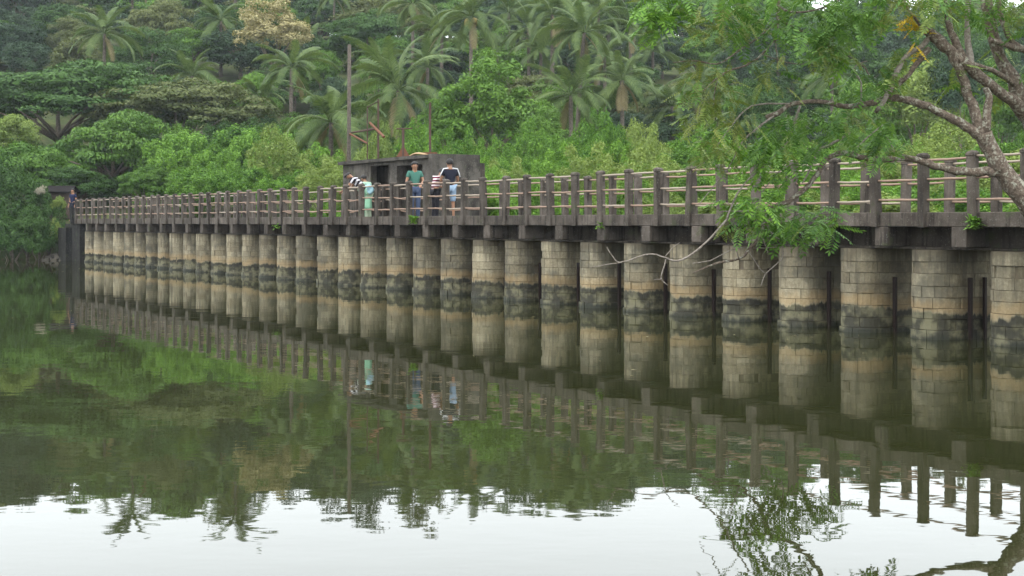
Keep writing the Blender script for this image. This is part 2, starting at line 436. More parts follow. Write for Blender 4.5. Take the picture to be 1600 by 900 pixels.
for k in PIERS:
    rr = random.Random(100 + k)
    c = MB(); r = RN - 0.03; n = 12
    ring = [(-r, TC + SIDE)] + [(-r * math.cos(math.pi * q / n), TC - r * math.sin(math.pi * q / n)) for q in range(n + 1)] + [(r, TC + SIDE)]
    m_ = len(ring)
    vs = [(x, y, z) for z in (-1.9, 1.515) for x, y in ring]
    c.add(vs, [(j, (j + 1) % m_, (j + 1) % m_ + m_, j + m_) for j in range(m_)] + [tuple(range(m_, 2 * m_)), tuple(range(m_ - 1, -1, -1))])
    po = c.build('pier', M['mortar'], bridge, loc=(-PITCH * k + rr.uniform(-.025, .025), rr.uniform(-.03, .03), 0)); pier_obj[k] = po
    total = 2 * SIDE + math.pi * RN
    z = -0.28; ci = 0
    while z < 1.5:
        hgt = rr.uniform(0.165, 0.225)
        z1 = z + hgt
        if z1 > 1.40: z1 = 1.515
        u = -rr.uniform(0.0, 0.25)
        while u < total - 0.02:
            w = rr.uniform(0.22, 0.46); u1 = min(u + w, total)
            if total - u1 < 0.12: u1 = total
            a0 = max(u, 0.0)
            proud = (rr.uniform(-.006, .010) if rr.random() > .05 else rr.uniform(-.03, -.015)) + (0.028 if z1 < 0.2 else 0.0)
            if u1 - a0 > 0.05:
                geo = stone_geo(a0, u1, z, z1, RN, SIDE, proud, rr)
                vis = (u1 > SIDE + 0.10) and z1 > 0.05 and a0 < SIDE + math.pi * RN + 0.55
                cand.append((k, vis, geo))
            u = u1
        z = z1; ci += 1
    # rusty gate guide on the near side of the pier
    gm = MB(); zt = rr.uniform(0.95, 1.08)
    gm.box(RN + 0.012, RN + 0.075, TC + 0.18, TC + 0.235, -1.2, zt); gm.box(RN + 0.012, RN + 0.03, TC + 0.235, TC + 0.28, -1.2, zt - 0.02)
    if k == 1: gm.box(RN + 0.012, RN + 0.065, TC + 0.55, TC + 0.60, -1.2, zt)
    gm.build('gate_guide', M['iron'], po)
for k, vis, (vs, fs) in cand:
    if vis and k >= 0 and n_ind < 300:
        s_ = MB(); s_.add(vs, fs); s_.build('stone', M['stone'], pier_obj[k]); n_ind += 1
    else:
        q = pier_obj[k].location; rest.add([(x + q.x, y + q.y, z) for x, y, z in vs], fs)
o = rest.build('stone', M['stone'], bridge); o['kind'] = 'stuff'
# near and far abutments
ab = MB(); ab.box(X1 + 0.15, X1 + 7, 0.22, 1.6, -1.8, 1.52); ab.build('near_abutment', M['concrete_dark'], bridge)
ab = MB()
ab.box(X0 - 3.0, X0 - 0.05, 0.05, 1.7, -1.8, 1.90); ab.box(X0 - 3.2, X0 - 1.6, -0.25, 0.05, -1.8, 1.70)
bevel(ab.mesh('far_abutment', M['concrete_dark']), 0.02)
ab.build('far_abutment', M['concrete_darkest'], bridge)
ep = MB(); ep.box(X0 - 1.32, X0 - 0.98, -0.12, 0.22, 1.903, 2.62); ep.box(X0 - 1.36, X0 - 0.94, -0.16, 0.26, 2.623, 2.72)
ep.build('end_pillar', M['concrete_darkest'], bridge)

# ------------------------------------------------------------------ old sluice house and the rusty iron on it
def roofpt(px, t, z): # the point on the plane at distance t behind the deck edge, under image column px
    k = (px - 800) / F
    i = (L0.x + NI.x * t - k * (L0.y + NI.y * t)) / (PITCH * (k * TF.y - TF.x))
    return bridge_pt(i, t, z)
def zat(py, P): return CAMZ + (HOR - py) * P.y / F
def lx(i): return -PITCH * i
HT0 = 1.95
PA, PB = roofpt(536, HT0, 0), roofpt(671, HT0, 0)
IA, IB = bridge_coords(PA.x, PA.y)[0], bridge_coords(PB.x, PB.y)[0]
def t_under(px, i):          # distance inward at pitch i that stands under picture column px
    k = (px - 800) / F; q = bridge_pt(i, 0)
    return (k * q.y - q.x) / (NI.x - k * NI.y)
TE, TE2 = t_under(744, IB) - HT0, t_under(752.5, IB) - HT0
hut = empty('sluice_house', bridge_pt(IB, HT0), BROT)
tag(hut, 'dark weathered concrete sluice house with dark openings standing at the back of the walkway', 'concrete hut')
HX0, HX1 = lx(IA - IB), 0.0                              # far end, near end in the hut's frame
HB = 0.3; HT = zat(241.5, PB) - 0.11
OP = [roofpt(q, HT0, 0) for q in (579, 607, 620, 660)]
OX = [lx(bridge_coords(q.x, q.y)[0] - IB) for q in OP]
wl = MB()
wl.box(HX0, OX[0], 0, 0.22, HB, HT)                      # left wall panel
wl.box(OX[3], HX1, 0, 0.22, HB, HT)
wl.box(OX[1], OX[2], 0, 0.22, HB, HT)                    # pillar between the openings
wl.box(OX[0], OX[1], 0.0, 0.2, HT - 0.10, HT)            # lintels
wl.box(OX[2], OX[3], 0.0, 0.2, HT - 0.16, HT)
wl.build('front_wall', M['concrete_hut'], hut)
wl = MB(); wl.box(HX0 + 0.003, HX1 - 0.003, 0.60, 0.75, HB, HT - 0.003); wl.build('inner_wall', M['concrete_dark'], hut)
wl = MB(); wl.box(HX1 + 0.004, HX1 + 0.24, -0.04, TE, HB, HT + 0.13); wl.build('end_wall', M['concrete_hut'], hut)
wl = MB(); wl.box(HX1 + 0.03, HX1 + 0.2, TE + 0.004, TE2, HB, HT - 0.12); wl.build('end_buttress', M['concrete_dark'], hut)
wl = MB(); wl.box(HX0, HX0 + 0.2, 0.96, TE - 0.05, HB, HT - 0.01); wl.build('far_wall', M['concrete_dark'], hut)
wl = MB(); wl.box(HX0 - 0.12, HX1 - 0.0, -0.14, TE - 0.03, HT + 0.003, HT + 0.11)
bevel(wl.mesh('x', M['concrete']), 0.02); wl.build('roof_slab', M['concrete_hut'], hut)
top = HT + 0.12

def bar(mb, p, q, w):
    mb.tube([p, q], w, 6)
def up_post(px, t, y0, y1):
    P = roofpt(px, t, 0); return Vector((P.x, P.y, zat(y0, P))), Vector((P.x, P.y, zat(y1, P)))
A0, A1 = up_post(591, 2.6, 238, 155)
root = empty('hoist_frame', (A0.x, A0.y, top)); tag(root, 'broken rusty hoist frame with leaning orange beams on the sluice house roof', 'hoist frame')
loc = lambda p, o: Vector(p) - o.location
m = MB(); bar(m, loc((A0.x, A0.y, top), root), loc(A1, root), 0.035); m.build('post', M['rust_dark'], root)
p0, p1 = up_post(574, 2.6, 225, 166)
m = MB(); bar(m, loc((p0.x, p0.y, top), root), loc(p1, root), 0.022); m.build('thin_post', M['rust_dark'], root)
d0 = up_post(545, 2.6, 208, 208)[0]; d1 = up_post(574, 2.6, 224, 224)[0]
m = MB(); bar(m, loc(d0, root), loc(d1, root), 0.035); m.build('beam', M['rust'], root)
d0 = up_post(545, 2.7, 208, 208)[0]; d1 = up_post(588, 2.7, 201, 201)[0]
m = MB(); bar(m, loc(d0, root), loc(d1, root), 0.035); m.build('beam', M['rust_dark'], root)
d0 = up_post(578, 2.5, 192, 192)[0]; d1 = up_post(600, 2.5, 214, 214)[0]
m = MB(); bar(m, loc(d0, root), loc(d1, root), 0.045); m.build('beam', M['rust'], root)
d0 = up_post(591, 2.55, 158, 158)[0]; d1 = up_post(574, 2.55, 168, 168)[0]
m = MB(); bar(m, loc(d0, root), loc(d1, root), 0.018); m.build('stay', M['rust_dark'], root)

B0, B1 = up_post(630, 2.6, 238, 201)
root = empty('winch_stand', (B0.x, B0.y, top)); tag(root, 'short rusty winch stand with triangular feet and cross bar on the sluice house roof', 'winch stand')
m = MB(); bar(m, (0, 0, 0), (0, 0, B1.z - top), 0.045); m.build('post', M['rust_dark'], root)
m = MB(); bar(m, (-.22, .12, B1.z - top), (.3, -.1, B1.z - top), 0.022); m.build('cross_bar', M['rust_dark'], root)
for s in (-1, 1):
    m = MB(); m.add([(0, -.02, 0.42), (0, .02, .42), (s * .26, .02, 0.0), (s * .26, -.02, 0.0), (0, -.02, 0), (0, .02, 0)],
                    [(0, 1, 2, 3), (0, 3, 4), (1, 5, 2), (3, 2, 5, 4)]); m.build('foot', M['rust'], root)
C0, C1 = up_post(672, 2.6, 238, 160)
root = empty('iron_post', (C0.x, C0.y, top + 0.1)); tag(root, 'single tall rusty iron post on the near corner of the sluice house roof', 'iron post')
m = MB(); bar(m, (0, 0, -0.1), (0, 0, C1.z - top - 0.1), 0.04); m.build('shaft', M['rust_dark'], root)
m = MB(); m.box(-.22, .22, -.16, .16, -0.098, 0.02); m.build('base_plate', M['rust'], root)
# dry tan palm sheath lying on the roof
P = roofpt(655, HT0 + 0.12, 0); zt_ = HT + 0.10
m = MB(); rr = random.Random(3); V_ = []; F_ = []
for a_ in range(9):
    s = a_ / 8; w = 0.16 * math.sin(math.pi * (0.12 + 0.85 * s)) + 0.02
    for q in range(5):
        e = (q / 4 - 0.5) * 2
        V_.append((-0.40 + 0.72 * s, e * w * .6, 0.05 + 0.07 * math.sin(math.pi * s) - 0.14 * max(0, 0.3 - s) - e * e * 0.04))
for a_ in range(8):
    for q in range(4): A = a_ * 5 + q; F_.append((A, A + 5, A + 6, A + 1))
m.add(V_, F_); o = m.build('dry_palm_sheath', plain('dry_sheath', (0.33, 0.22, 0.12), 0.8), None, True, loc=(P.x, P.y, zt_), rot=(0, 0, BROT + 0.5))
sm = o.modifiers.new('thick', 'SOLIDIFY'); sm.thickness = 0.025
tag(o, 'curled tan dry palm sheath lying on the edge of the sluice house roof', 'dry leaf')
# tall bare pole
P = roofpt(546, 2.6, 0); zt_ = zat(70, P); zb = gz(P.x, P.y)
m = MB(); m.tube([(0, 0, -0.3), (0.02, 0, 2.5), (-0.02, 0.0, 5.0), (0.0, 0, zt_ - zb)], [0.10, 0.085, 0.07, 0.062], 10)
o = m.build('bare_pole', M['pole'], None, True, loc=(P.x, P.y, zb)); tag(o, 'tall bare grey wooden pole rising behind the far end of the sluice house', 'pole')

# ------------------------------------------------------------------ foliage generators
def frame(nrm, rng):
    nrm = nrm / (np.linalg.norm(nrm, axis=1, keepdims=True) + 1e-9)
    h = rng.normal(size=nrm.shape); t = h - nrm * (h * nrm).sum(1, keepdims=True)
    t /= np.linalg.norm(t, axis=1, keepdims=True) + 1e-9
    return nrm, t, np.cross(nrm, t)
def leaf_quads(C, N, length, width, rng, droop=0.25, tdir=None):
    n = len(C); N, t, b = frame(N, rng)
    if tdir is not None:
        t = tdir - N * (tdir * N).sum(1, keepdims=True); t /= np.linalg.norm(t, axis=1, keepdims=True) + 1e-9; b = np.cross(N, t)
    k = rng.uniform(0.5, 1.0, n) + rng.random(n) ** 3 * 0.8; ln = (length * k)[:, None]; wd = (width * k * rng.uniform(0.8, 1.25, n))[:, None]
    base = C - t * ln * 0.5; tip = C + t * ln * 0.5 - N * ln * droop * 0.5; mid = C + N * ln * 0.10
    V = np.stack([base, mid - b * wd * 0.5, tip, mid + b * wd * 0.5], 1).reshape(-1, 3)
    Q = np.arange(4 * n, dtype=np.int32).reshape(-1, 4)
    return V, Q
def crown_mesh(name, mat, seed, nclump=70, per=150, leaf=0.075, aspect=0.5, flat=1.0, clump_r=(0.20, 0.34), shell=(0.45, 0.95), low=-0.55, clump_flat=0.75, up=0.7, lump=0.25):
    """a crown of unit radius (height scaled by flat), made of clumps of leaves"""
    rng = np.random.default_rng(seed); Vs = []; 
    d = rng.normal(size=(nclump * 4, 3)); d /= np.linalg.norm(d, axis=1, keepdims=True); d = d[d[:, 2] > low][:nclump]
    # uneven outline
    kk = rng.normal(size=(6, 3)) * 2.2; ph = rng.uniform(0, 6.28, 6)
    env = 1 + lump * np.sin(d @ kk.T + ph).mean(1) * 1.6
    rad = rng.uniform(shell[0] ** 2, shell[1] ** 2, len(d)) ** 0.5 * env
    cc = d * rad[:, None] * np.array([1, 1, flat]); cr = rng.uniform(*clump_r, len(d))
    C = []; N = []
    for c, r, dd in zip(cc, cr, d):
        m = int(per * (r / np.mean(clump_r)) ** 2)
        q = rng.normal(size=(m, 3)); q /= np.linalg.norm(q, axis=1, keepdims=True)
        q[:, 2] = np.where((q[:, 2] < -0.25) & (rng.random(m) < 0.7), -q[:, 2], q[:, 2])
        rr = rng.uniform(0.35, 1.0, m) ** 0.5 * (1 + rng.normal(size=m) * 0.12)
        C.append(c + q * (r * rr)[:, None] * np.array([1, 1, clump_flat]))
        N.append(q * 1.0 + np.array([0, 0, up * 0.8]) + rng.normal(size=(m, 3)) * 0.45 + dd * 0.2)
    V, Q = leaf_quads(np.concatenate(C), np.concatenate(N), leaf, leaf * aspect, rng)
    return mesh_np(name, V, Q, mat)

def trunk_mesh(name, mat, seed, nl=6, spread=0.6, h0=0.35, r=0.05):
    """unit height trunk with limbs fanning into the crown"""
    rr = random.Random(seed); m = MB()
    pts = [(0, 0, -0.08), (0.01, 0.0, 0.12), (rr.uniform(-.03, .03), rr.uniform(-.03, .03), h0), (rr.uniform(-.05, .05), rr.uniform(-.05, .05), 0.8)]
    m.tube(pts, [r * 1.35, r, r * 0.8, r * 0.3], 8)
    for k in range(nl):
        a = 2 * math.pi * k / nl + rr.uniform(-.4, .4); z0 = h0 * rr.uniform(0.75, 1.3)
        e = spread * rr.uniform(0.55, 0.95); z1 = min(0.92, z0 + rr.uniform(0.2, 0.45))
        b0 = Vector(pts[2]) * (z0 / h0 if z0 < h0 else 1); b0.z = z0
        m.tube([b0, (b0.x + math.cos(a) * e * .45, b0.y + math.sin(a) * e * .45, z0 + (z1 - z0) * .55), (math.cos(a) * e, math.sin(a) * e, z1)], [r * .55, r * .36, r * .12], 6)
    return m.mesh(name, mat, True)

# leaf colours
LM = {}
LM['dark'] = leaf_mat('leaf_dark', (0.02, 0.053, 0.016), (0.076, 0.146, 0.036))
LM['blue'] = leaf_mat('leaf_bluish', (0.018, 0.04, 0.025), (0.062, 0.105, 0.052))
LM['mid'] = leaf_mat('leaf_mid', (0.045, 0.11, 0.016), (0.14, 0.255, 0.04))
LM['olive'] = leaf_mat('leaf_olive', (0.062, 0.085, 0.03), (0.155, 0.175, 0.065))
LM['bright'] = leaf_mat('leaf_bright', (0.036, 0.105, 0.014), (0.205, 0.37, 0.055), 0.3)
LM['lime'] = leaf_mat('leaf_lime', (0.105, 0.168, 0.038), (0.255, 0.325, 0.09), 0.3)
LM['rain'] = leaf_mat('leaf_rain', (0.04, 0.1, 0.017), (0.125, 0.225, 0.04))
LM['cream'] = leaf_mat('leaf_cream', (0.24, 0.215, 0.1), (0.47, 0.41, 0.22), 0.2)
LM['palm'] = leaf_mat('leaf_palm', (0.036, 0.070, 0.020), (0.130, 0.180, 0.052), 0.3, 0.18, 0.55)
LM['palm_dry'] = leaf_mat('leaf_palm_dry', (0.14, 0.115, 0.055), (0.26, 0.215, 0.11), 0.25)
LM['fg'] = leaf_mat('leaf_acacia', (0.045, 0.118, 0.026), (0.165, 0.285, 0.062), 0.4, 0.15)
LM['fg_yellow'] = leaf_mat('leaf_yellow', (0.45, 0.30, 0.02), (0.62, 0.45, 0.04), 0.3)
LM['fg_dry'] = leaf_mat('leaf_dull', (0.085, 0.130, 0.030), (0.235, 0.255, 0.065), 0.35, 0.15)
LM['white'] = leaf_mat('leaf_pale', (0.30, 0.28, 0.22), (0.52, 0.48, 0.40), 0.2)

CROWN = {}
def crowns(key, mats, variants, **kw):
    base = [crown_mesh('crown', None, 40 + 17 * len(CROWN) + v, **kw) for v in range(variants)]
    for mk in mats:
        L_ = []
        for k, me in enumerate(base):
            c = me.copy() if me.materials or mk != mats[0] else me
            c.materials.clear(); c.materials.append(LM[mk]); L_.append(c)
        CROWN[(key, mk)] = L_
crowns('round', ['dark', 'blue', 'mid', 'olive', 'bright', 'cream', 'lime'], 3, nclump=80, per=150, leaf=0.080, aspect=0.48, flat=0.95, clump_r=(0.15, 0.31), lump=0.4, shell=(0.45, 1.02))
crowns('fine', ['rain', 'dark', 'olive', 'mid'], 2, nclump=130, per=170, leaf=0.050, aspect=0.55, flat=0.55, clump_r=(0.14, 0.26), clump_flat=0.33, low=-0.35, up=1.0, shell=(0.35, 1.0))
crowns('shrub', ['bright', 'lime', 'mid', 'dark', 'white'], 3, nclump=85, per=120, leaf=0.085, aspect=0.40, flat=0.9, clump_r=(0.12, 0.24), clump_flat=1.35, low=-0.3, up=0.6, lump=0.5, shell=(0.5, 1.08))
crowns('drape', ['bright'], 2, nclump=85, per=190, leaf=0.072, aspect=0.7, flat=1.1, clump_r=(0.13, 0.27), clump_flat=1.5, low=-0.9, up=0.5, shell=(0.62, 1.08), lump=0.55)
TRUNKS = [trunk_mesh('trunk', M['bark'], s) for s in range(4)]
UTRUNKS = [trunk_mesh('trunk', M['bark'], 20 + s, 9, 0.9, 0.3, 0.045) for s in range(2)]

rt = random.Random(11)
def tree(px, ytop, d, wpx, ybot, key, mk, name, label, cat='tree', group=None, depth_k=0.9):
    """ytop / ybot: picture rows of crown top and bottom, wpx: crown width in pixels, d: distance in metres"""
    x = (px - 800) / F * d; zt = CAMZ + (HOR - ytop) / F * d; zb = CAMZ + (HOR - ybot) / F * d
    g0 = gz(x, d); zb = max(zb, g0 - 0.4)
    rx = wpx / F * d / 2 * 0.86; rz = (zt - zb) / 2
    o = empty(name, (x, d, g0)); tag(o, label, cat, group)
    L_ = CROWN[(key, mk)]; me = L_[rt.randrange(len(L_))]
    fl = {'round': 1.16, 'fine': 0.66, 'shrub': 1.12, 'drape': 1.35}[key]
    link('crown', me, o, None, (0, 0, (zt + zb) / 2 - g0), (0, 0, rt.uniform(0, 6.28)), (rx, rx * depth_k, rz / fl))
    T_ = UTRUNKS if key == 'fine' else TRUNKS
    th = max(0.6, (zt + zb) / 2 + rz * 0.5 - g0)
    sx = max(0.35, min(rx * 0.95, th * 0.9))
    link('trunk', T_[rt.randrange(len(T_))], o, None, (0, 0, 0), (0, 0, rt.uniform(0, 6.28)), (sx, sx, th))
    return o

# ---- palms
def frond_mesh(seed, length, lift, droop, mat):
    rng = np.random.default_rng(seed); n = 58; s = np.linspace(0, 1, 15)
    ang = lift - droop * s ** 1.35; step = length / 14
    P = np.zeros((15, 3))
    for k in range(1, 15): P[k] = P[k - 1] + step * np.array([math.cos(ang[k]), 0.10 * math.sin(seed) * s[k], math.sin(ang[k])])
    m = MB(); m.tube([tuple(p) for p in P], list(0.05 * (1 - s * 0.88)), 5)
    V0 = np.array(m.v); 
    Vs = [V0]; Q4 = [f for f in m.f if len(f) == 4]; Qs = [np.array(Q4)]; off = len(V0)
    u = np.linspace(0.14, 1.0, n)
    for side in (-1, 1):
        c = np.stack([np.interp(u, s, P[:, k]) for k in range(3)], 1)
        a = np.interp(u, s, ang); tx = np.stack([np.cos(a), 0 * a, np.sin(a)], 1)
        ll = length * 0.215 * np.sin(np.pi * (0.12 + 0.80 * u)) ** 0.7 * rng.uniform(0.85, 1.1, n)
        out_ = np.array([0, side, 0.0]); dr = rng.uniform(0.25, 0.8, n)
        direc = tx * 0.62 + out_ * 0.75; direc /= np.linalg.norm(direc, axis=1, keepdims=True)
        mid = c + direc * (ll * 0.5)[:, None] + np.array([0, 0, -1.0]) * (ll * 0.10 * dr)[:, None]
        tip = c + direc * (ll * 0.9)[:, None] + np.array([0, 0, -1.0]) * (ll * 0.55 * dr)[:, None]
        w = tx * (length * 0.0062)
        V = np.stack([c - w, c + w, mid + w * 1.1, tip, mid - w * 1.1], 1)
        Vs.append(V.reshape(-1, 3)); k0 = off + np.arange(n)[:, None] * 5
        Qs.append(k0 + np.array([[0, 1, 2, 4]])); 
        Qs.append(k0 + np.array([[4, 2, 3, 3]])); off += n * 5
    V = np.concatenate(Vs); faces = [tuple(q) for q in np.concatenate(Qs[:2] + [Qs[3]]).tolist()]
    faces += [(q[0], q[1], q[2]) for q in np.concatenate([Qs[2], Qs[4]]).tolist()]
    me = bpy.data.meshes.new('frond'); me.from_pydata([tuple(v) for v in V.tolist()], [], faces); me.update(); me.materials.append(mat); return me
FR = [frond_mesh(1, 4.2, R(78), R(60), LM['palm']), frond_mesh(2, 4.6, R(58), R(85), LM['palm']), frond_mesh(3, 4.7, R(36), R(95), LM['palm']),
      frond_mesh(4, 4.5, R(12), R(85), LM['palm']), frond_mesh(5, 4.2, R(-12), R(66), LM['palm'])]
FRD = frond_mesh(6, 3.6, R(-40), R(45), LM['palm_dry'])
nutm = MB()
for q in range(7):
    a = q * 0.9; bm = bmesh.new(); bmesh.ops.create_icosphere(bm, subdivisions=1, radius=0.15)
    nutm.add([(v.co.x + .24 * math.cos(a), v.co.y + .24 * math.sin(a), v.co.z * 1.2 - .18 - .1 * (q % 3)) for v in bm.verts], [tuple(v.index for v in f.verts) for f in bm.faces]); bm.free()
NUTS = nutm.mesh('coconut_bunch', plain('coconut', (0.30, 0.22, 0.06), 0.6), True)
def palm(px, py, d, size, label, lean=0.0, nuts=False, dry=1, nf=21, group=None):
    """px, py: pixel of the crown's heart; size 1 = fronds about 4.6 m long"""
    size *= 0.84; rr = random.Random(int(px * 7 + py)); x = (px - 800) / F * d; zc = CAMZ + (HOR - py) / F * d
    bx = x - lean; g0 = gz(bx, d); h = zc - g0
    o = empty('coconut_palm', (bx, d, g0)); tag(o, label, 'palm tree', group)
    m = MB(); N_ = 12
    pts = [(lean * (k / N_) ** 1.6, 0.08 * math.sin(k * .7), -0.2 + (h + 0.2) * k / N_) for k in range(N_ + 1)]
    m.tube(pts, [(0.24 if k == 0 else 0.17 - 0.05 * k / N_) * (0.85 + 0.25 * size) for k in range(N_ + 1)], 9)
    m.build('trunk', M['palm_bark'], o, True)
    for k in range(nf):
        lay = min(4, int(5 * k / nf)); a = k * 2.39996 + rr.uniform(-.4, .4)
        s = size * rr.uniform(0.72, 1.15)
        link('frond', FR[lay], o, None, (lean + 0.08 * math.cos(a), 0.08 * math.sin(a), h - 0.02), (R(rr.uniform(-28, 28)), R(rr.uniform(-14, 16)), a), (s, s, s))
    for k in range(dry):
        a = rr.uniform(0, 6.28); link('dry_frond', FRD, o, None, (lean, 0, h - 0.15), (0, 0, a), (size * .9,) * 3)
    if nuts: link('coconut_bunch', NUTS, o, None, (lean, -0.1, h - 0.1), None, (1.5,) * 3)
    return o

# ------------------------------------------------------------------ planting: the hill
kinds = ['dark', 'blue', 'dark', 'mid', 'olive', 'blue', 'mid']
CNAME = {'dark': 'dark green', 'blue': 'bluish green', 'mid': 'fresh green', 'olive': 'greyish olive', 'rain': 'soft green', 'bright': 'bright green', 'lime': 'yellow green'}
def place_of(px):
    if px < 380: return 'left of the cream tree'
    if px < 680: return 'right of the cream tree'
    if px < 1010: return 'above the round bushy tree'
    return 'behind the overhanging tree'
ROWN = ['on the far hill crest', 'on the skyline of the hill', 'midway up the hill', 'low on the hill', 'at the foot of the hill']
for row, (d, y0, stepx, w) in enumerate(((208, -30, 46, 150), (184, -48, 54, 135), (158, -2, 58, 125), (132, 50, 62, 118), (112, 112, 62, 118))):
    px = -140 + row * 20
    while px < 1760:
        drop = (30 * float(sst(1020, 1140, px)) + 10 * float(sst(1130, 1500, px))) * (row < 3)
        mk = kinds[rt.randrange(7)]
        if row == 3 and px > 1050: mk = rt.choice(['blue', 'dark', 'mid'])
        yt = y0 + drop + rt.uniform(-18, 18) * (2.0 if row < 2 else 1)
        fine = rt.random() < .3 and mk in ('dark', 'olive', 'mid')
        tree(px + rt.uniform(-14, 14), yt, d + rt.uniform(-8, 8), w * rt.uniform(0.8, 1.35), yt + rt.uniform(135, 190), 'fine' if fine else 'round', mk, 'hill_tree',
             CNAME[mk] + (' fine leaved tree ' if fine else ' tree ') + ROWN[row] + ', ' + place_of(px), 'tree', CNAME[mk] + (' fine leaved trees ' if fine else ' trees ') + ROWN[row] + ', ' + place_of(px))
        px += stepx * rt.uniform(0.8, 1.2)
px = 400
while px < 1750:                       # darker understorey between the palm trunks
    yt = 172 + rt.uniform(-25, 25); mk = rt.choice(['dark', 'mid', 'blue'])
    tree(px, yt, 100 + rt.uniform(-6, 6), rt.uniform(90, 130), yt + 150, 'round', mk, 'understorey_tree', 'low ' + CNAME[mk] + ' tree between the palm trunks, ' + place_of(px), 'tree', 'low ' + CNAME[mk] + ' trees, ' + place_of(px))
    px += rt.uniform(50, 75)

tree(20, 28, 138, 120, 190, 'round', 'blue', 'broadleaf_tree', 'dark bluish green tree at the far upper left corner of the hill')
tree(95, -5, 146, 110, 110, 'round', 'dark', 'broadleaf_tree', 'dark tree top just left of the pale upright coconut palm, high on the hill')
tree(120, 20, 140, 100, 130, 'fine', 'olive', 'broadleaf_tree', 'greyish olive tree directly behind the upper left coconut palm')
tree(245, -12, 138, 130, 130, 'fine', 'olive', 'broadleaf_tree', 'tall grey olive tree with fine leaves right of the upper left coconut palm')
tree(340, -5, 142, 90, 150, 'round', 'dark', 'vine_hung_tree', 'dark vine hung tree between the grey olive tree and the cream flowering tree')
tree(432, -2, 119, 128, 104, 'round', 'cream', 'flowering_tree', 'tree covered in cream yellow blossom near the top of the hill')
tree(575, 5, 136, 150, 130, 'fine', 'dark', 'mango_tree', 'dark blue green layered tree right of the cream flowering tree')
tree(505, 70, 118, 70, 150, 'round', 'mid', 'broadleaf_tree', 'fresh green tree top beside the tall bare pole')
tree(1065, 22, 148, 150, 150, 'round', 'blue', 'broadleaf_tree', 'dark bluish tree high behind the tip of the overhanging branches')
# palms on the hill
palm(163, 52, 116, 0.95, 'coconut palm with pale upright crown at the upper left, above the umbrella trees')
palm(207, -42, 150, 1.2, 'tall coconut palm at the upper left with its crown above the frame')
palm(368, -46, 150, 1.3, 'tallest coconut palm left of the cream flowering tree, its crown above the frame')
palm(345, 32, 134, 0.9, 'distant coconut palm with hanging fronds just left of the cream flowering tree')
palm(300, 118, 104, 0.75, 'small coconut palm standing behind the olive umbrella tree')
palm(455, 106, 100, 0.85, 'coconut palm with drooping yellowish fronds below the cream flowering tree', dry=2)
palm(517, 190, 84, 1.15, 'big low coconut palm with wide grey green fronds left of the tall bare pole', dry=3)
palm(622, 140, 88, 1.22, 'big coconut palm spreading pale fronds behind the rusty hoist frame', dry=2)
palm(522, -6, 150, 0.9, 'coconut palm top at the frame edge above the dark layered tree')
palm(645, 6, 122, 0.85, 'coconut palm high above the big pale palm, left of the palm with orange nuts')
palm(736, 26, 104, 1.0, 'coconut palm with orange nuts rising straight above the round bushy tree', nuts=True, dry=1)
palm(690, 50, 118, 0.95, 'coconut palm with feathery fronds at the left shoulder of the round bushy tree')
palm(826, 42, 122, 0.8, 'slim pale coconut palm between the palm with nuts and the twin trunked palm')
palm(863, 22, 106, 1.05, 'coconut palm with shaggy brown trunk right above the right edge of the round bushy tree', dry=3)
palm(768, 62, 128, 0.8, 'hazy coconut palm behind the palm with orange nuts')
palm(913, 50, 96, 1.0, 'tall thin coconut palm whose leaning pale trunk runs down to the shrubs', lean=0.55, dry=2)
palm(892, 148, 92, 0.95, 'low coconut palm with dark fronds beside the leaning thin trunk', dry=1)
palm(972, 124, 94, 0.85, 'coconut palm with a skirt of dry brown fronds right of the leaning thin trunk', dry=4)
palm(985, 42, 120, 0.95, 'tall dark coconut palm above the palm with the dry skirt', dry=1)
palm(935, 12, 118, 0.85, 'coconut palm at the top edge just right of the tall thin palm')
palm(60, 70, 150, 0.9, 'far palm buried in the canopy above the left end of the dark umbrella tree', dry=0)
palm(258, 60, 152, 0.85, 'far palm poking out between the grey olive tree and the vine hung tree', dry=0)
palm(405, 150, 104, 0.75, 'half buried palm between the olive umbrella tree and the palm with yellowish fronds', dry=0)
palm(480, 62, 140, 0.8, 'far palm just right of the cream flowering tree', dry=0)
palm(592, 95, 118, 0.8, 'grey palm half buried above the rusty hoist frame', dry=1)
palm(668, 105, 112, 0.85, 'palm with long arching fronds close to the left shoulder of the round bushy tree', dry=1)
palm(705, 85, 130, 0.85, 'hazy palm between the feathery palm and the palm with orange nuts', dry=0)
palm(795, 20, 134, 0.9, 'far palm at the top edge between the palm with nuts and the shaggy trunk palm', dry=0)
palm(845, 78, 120, 0.8, 'palm directly left of the shaggy brown trunk', dry=0)
palm(945, 88, 112, 0.9, 'palm half buried between the leaning thin trunk and the dry skirt palm', dry=1)
palm(1020, 80, 126, 0.85, 'grey palm at the left tip of the overhanging branches', dry=0)
palm(1050, 165, 96, 0.8, 'low palm with pale ribs left of the dull thin leaved spray', dry=1)
palm(1095, 130, 100, 0.8, 'coconut palm half hidden behind the tips of the overhanging branches')
palm(1172, 190, 84, 0.6, 'small low coconut palm with curved pale fronds behind the hanging leaf clusters')
palm(1300, 118, 104, 0.85, 'coconut palm seen through the overhanging foliage in the middle of its crown')
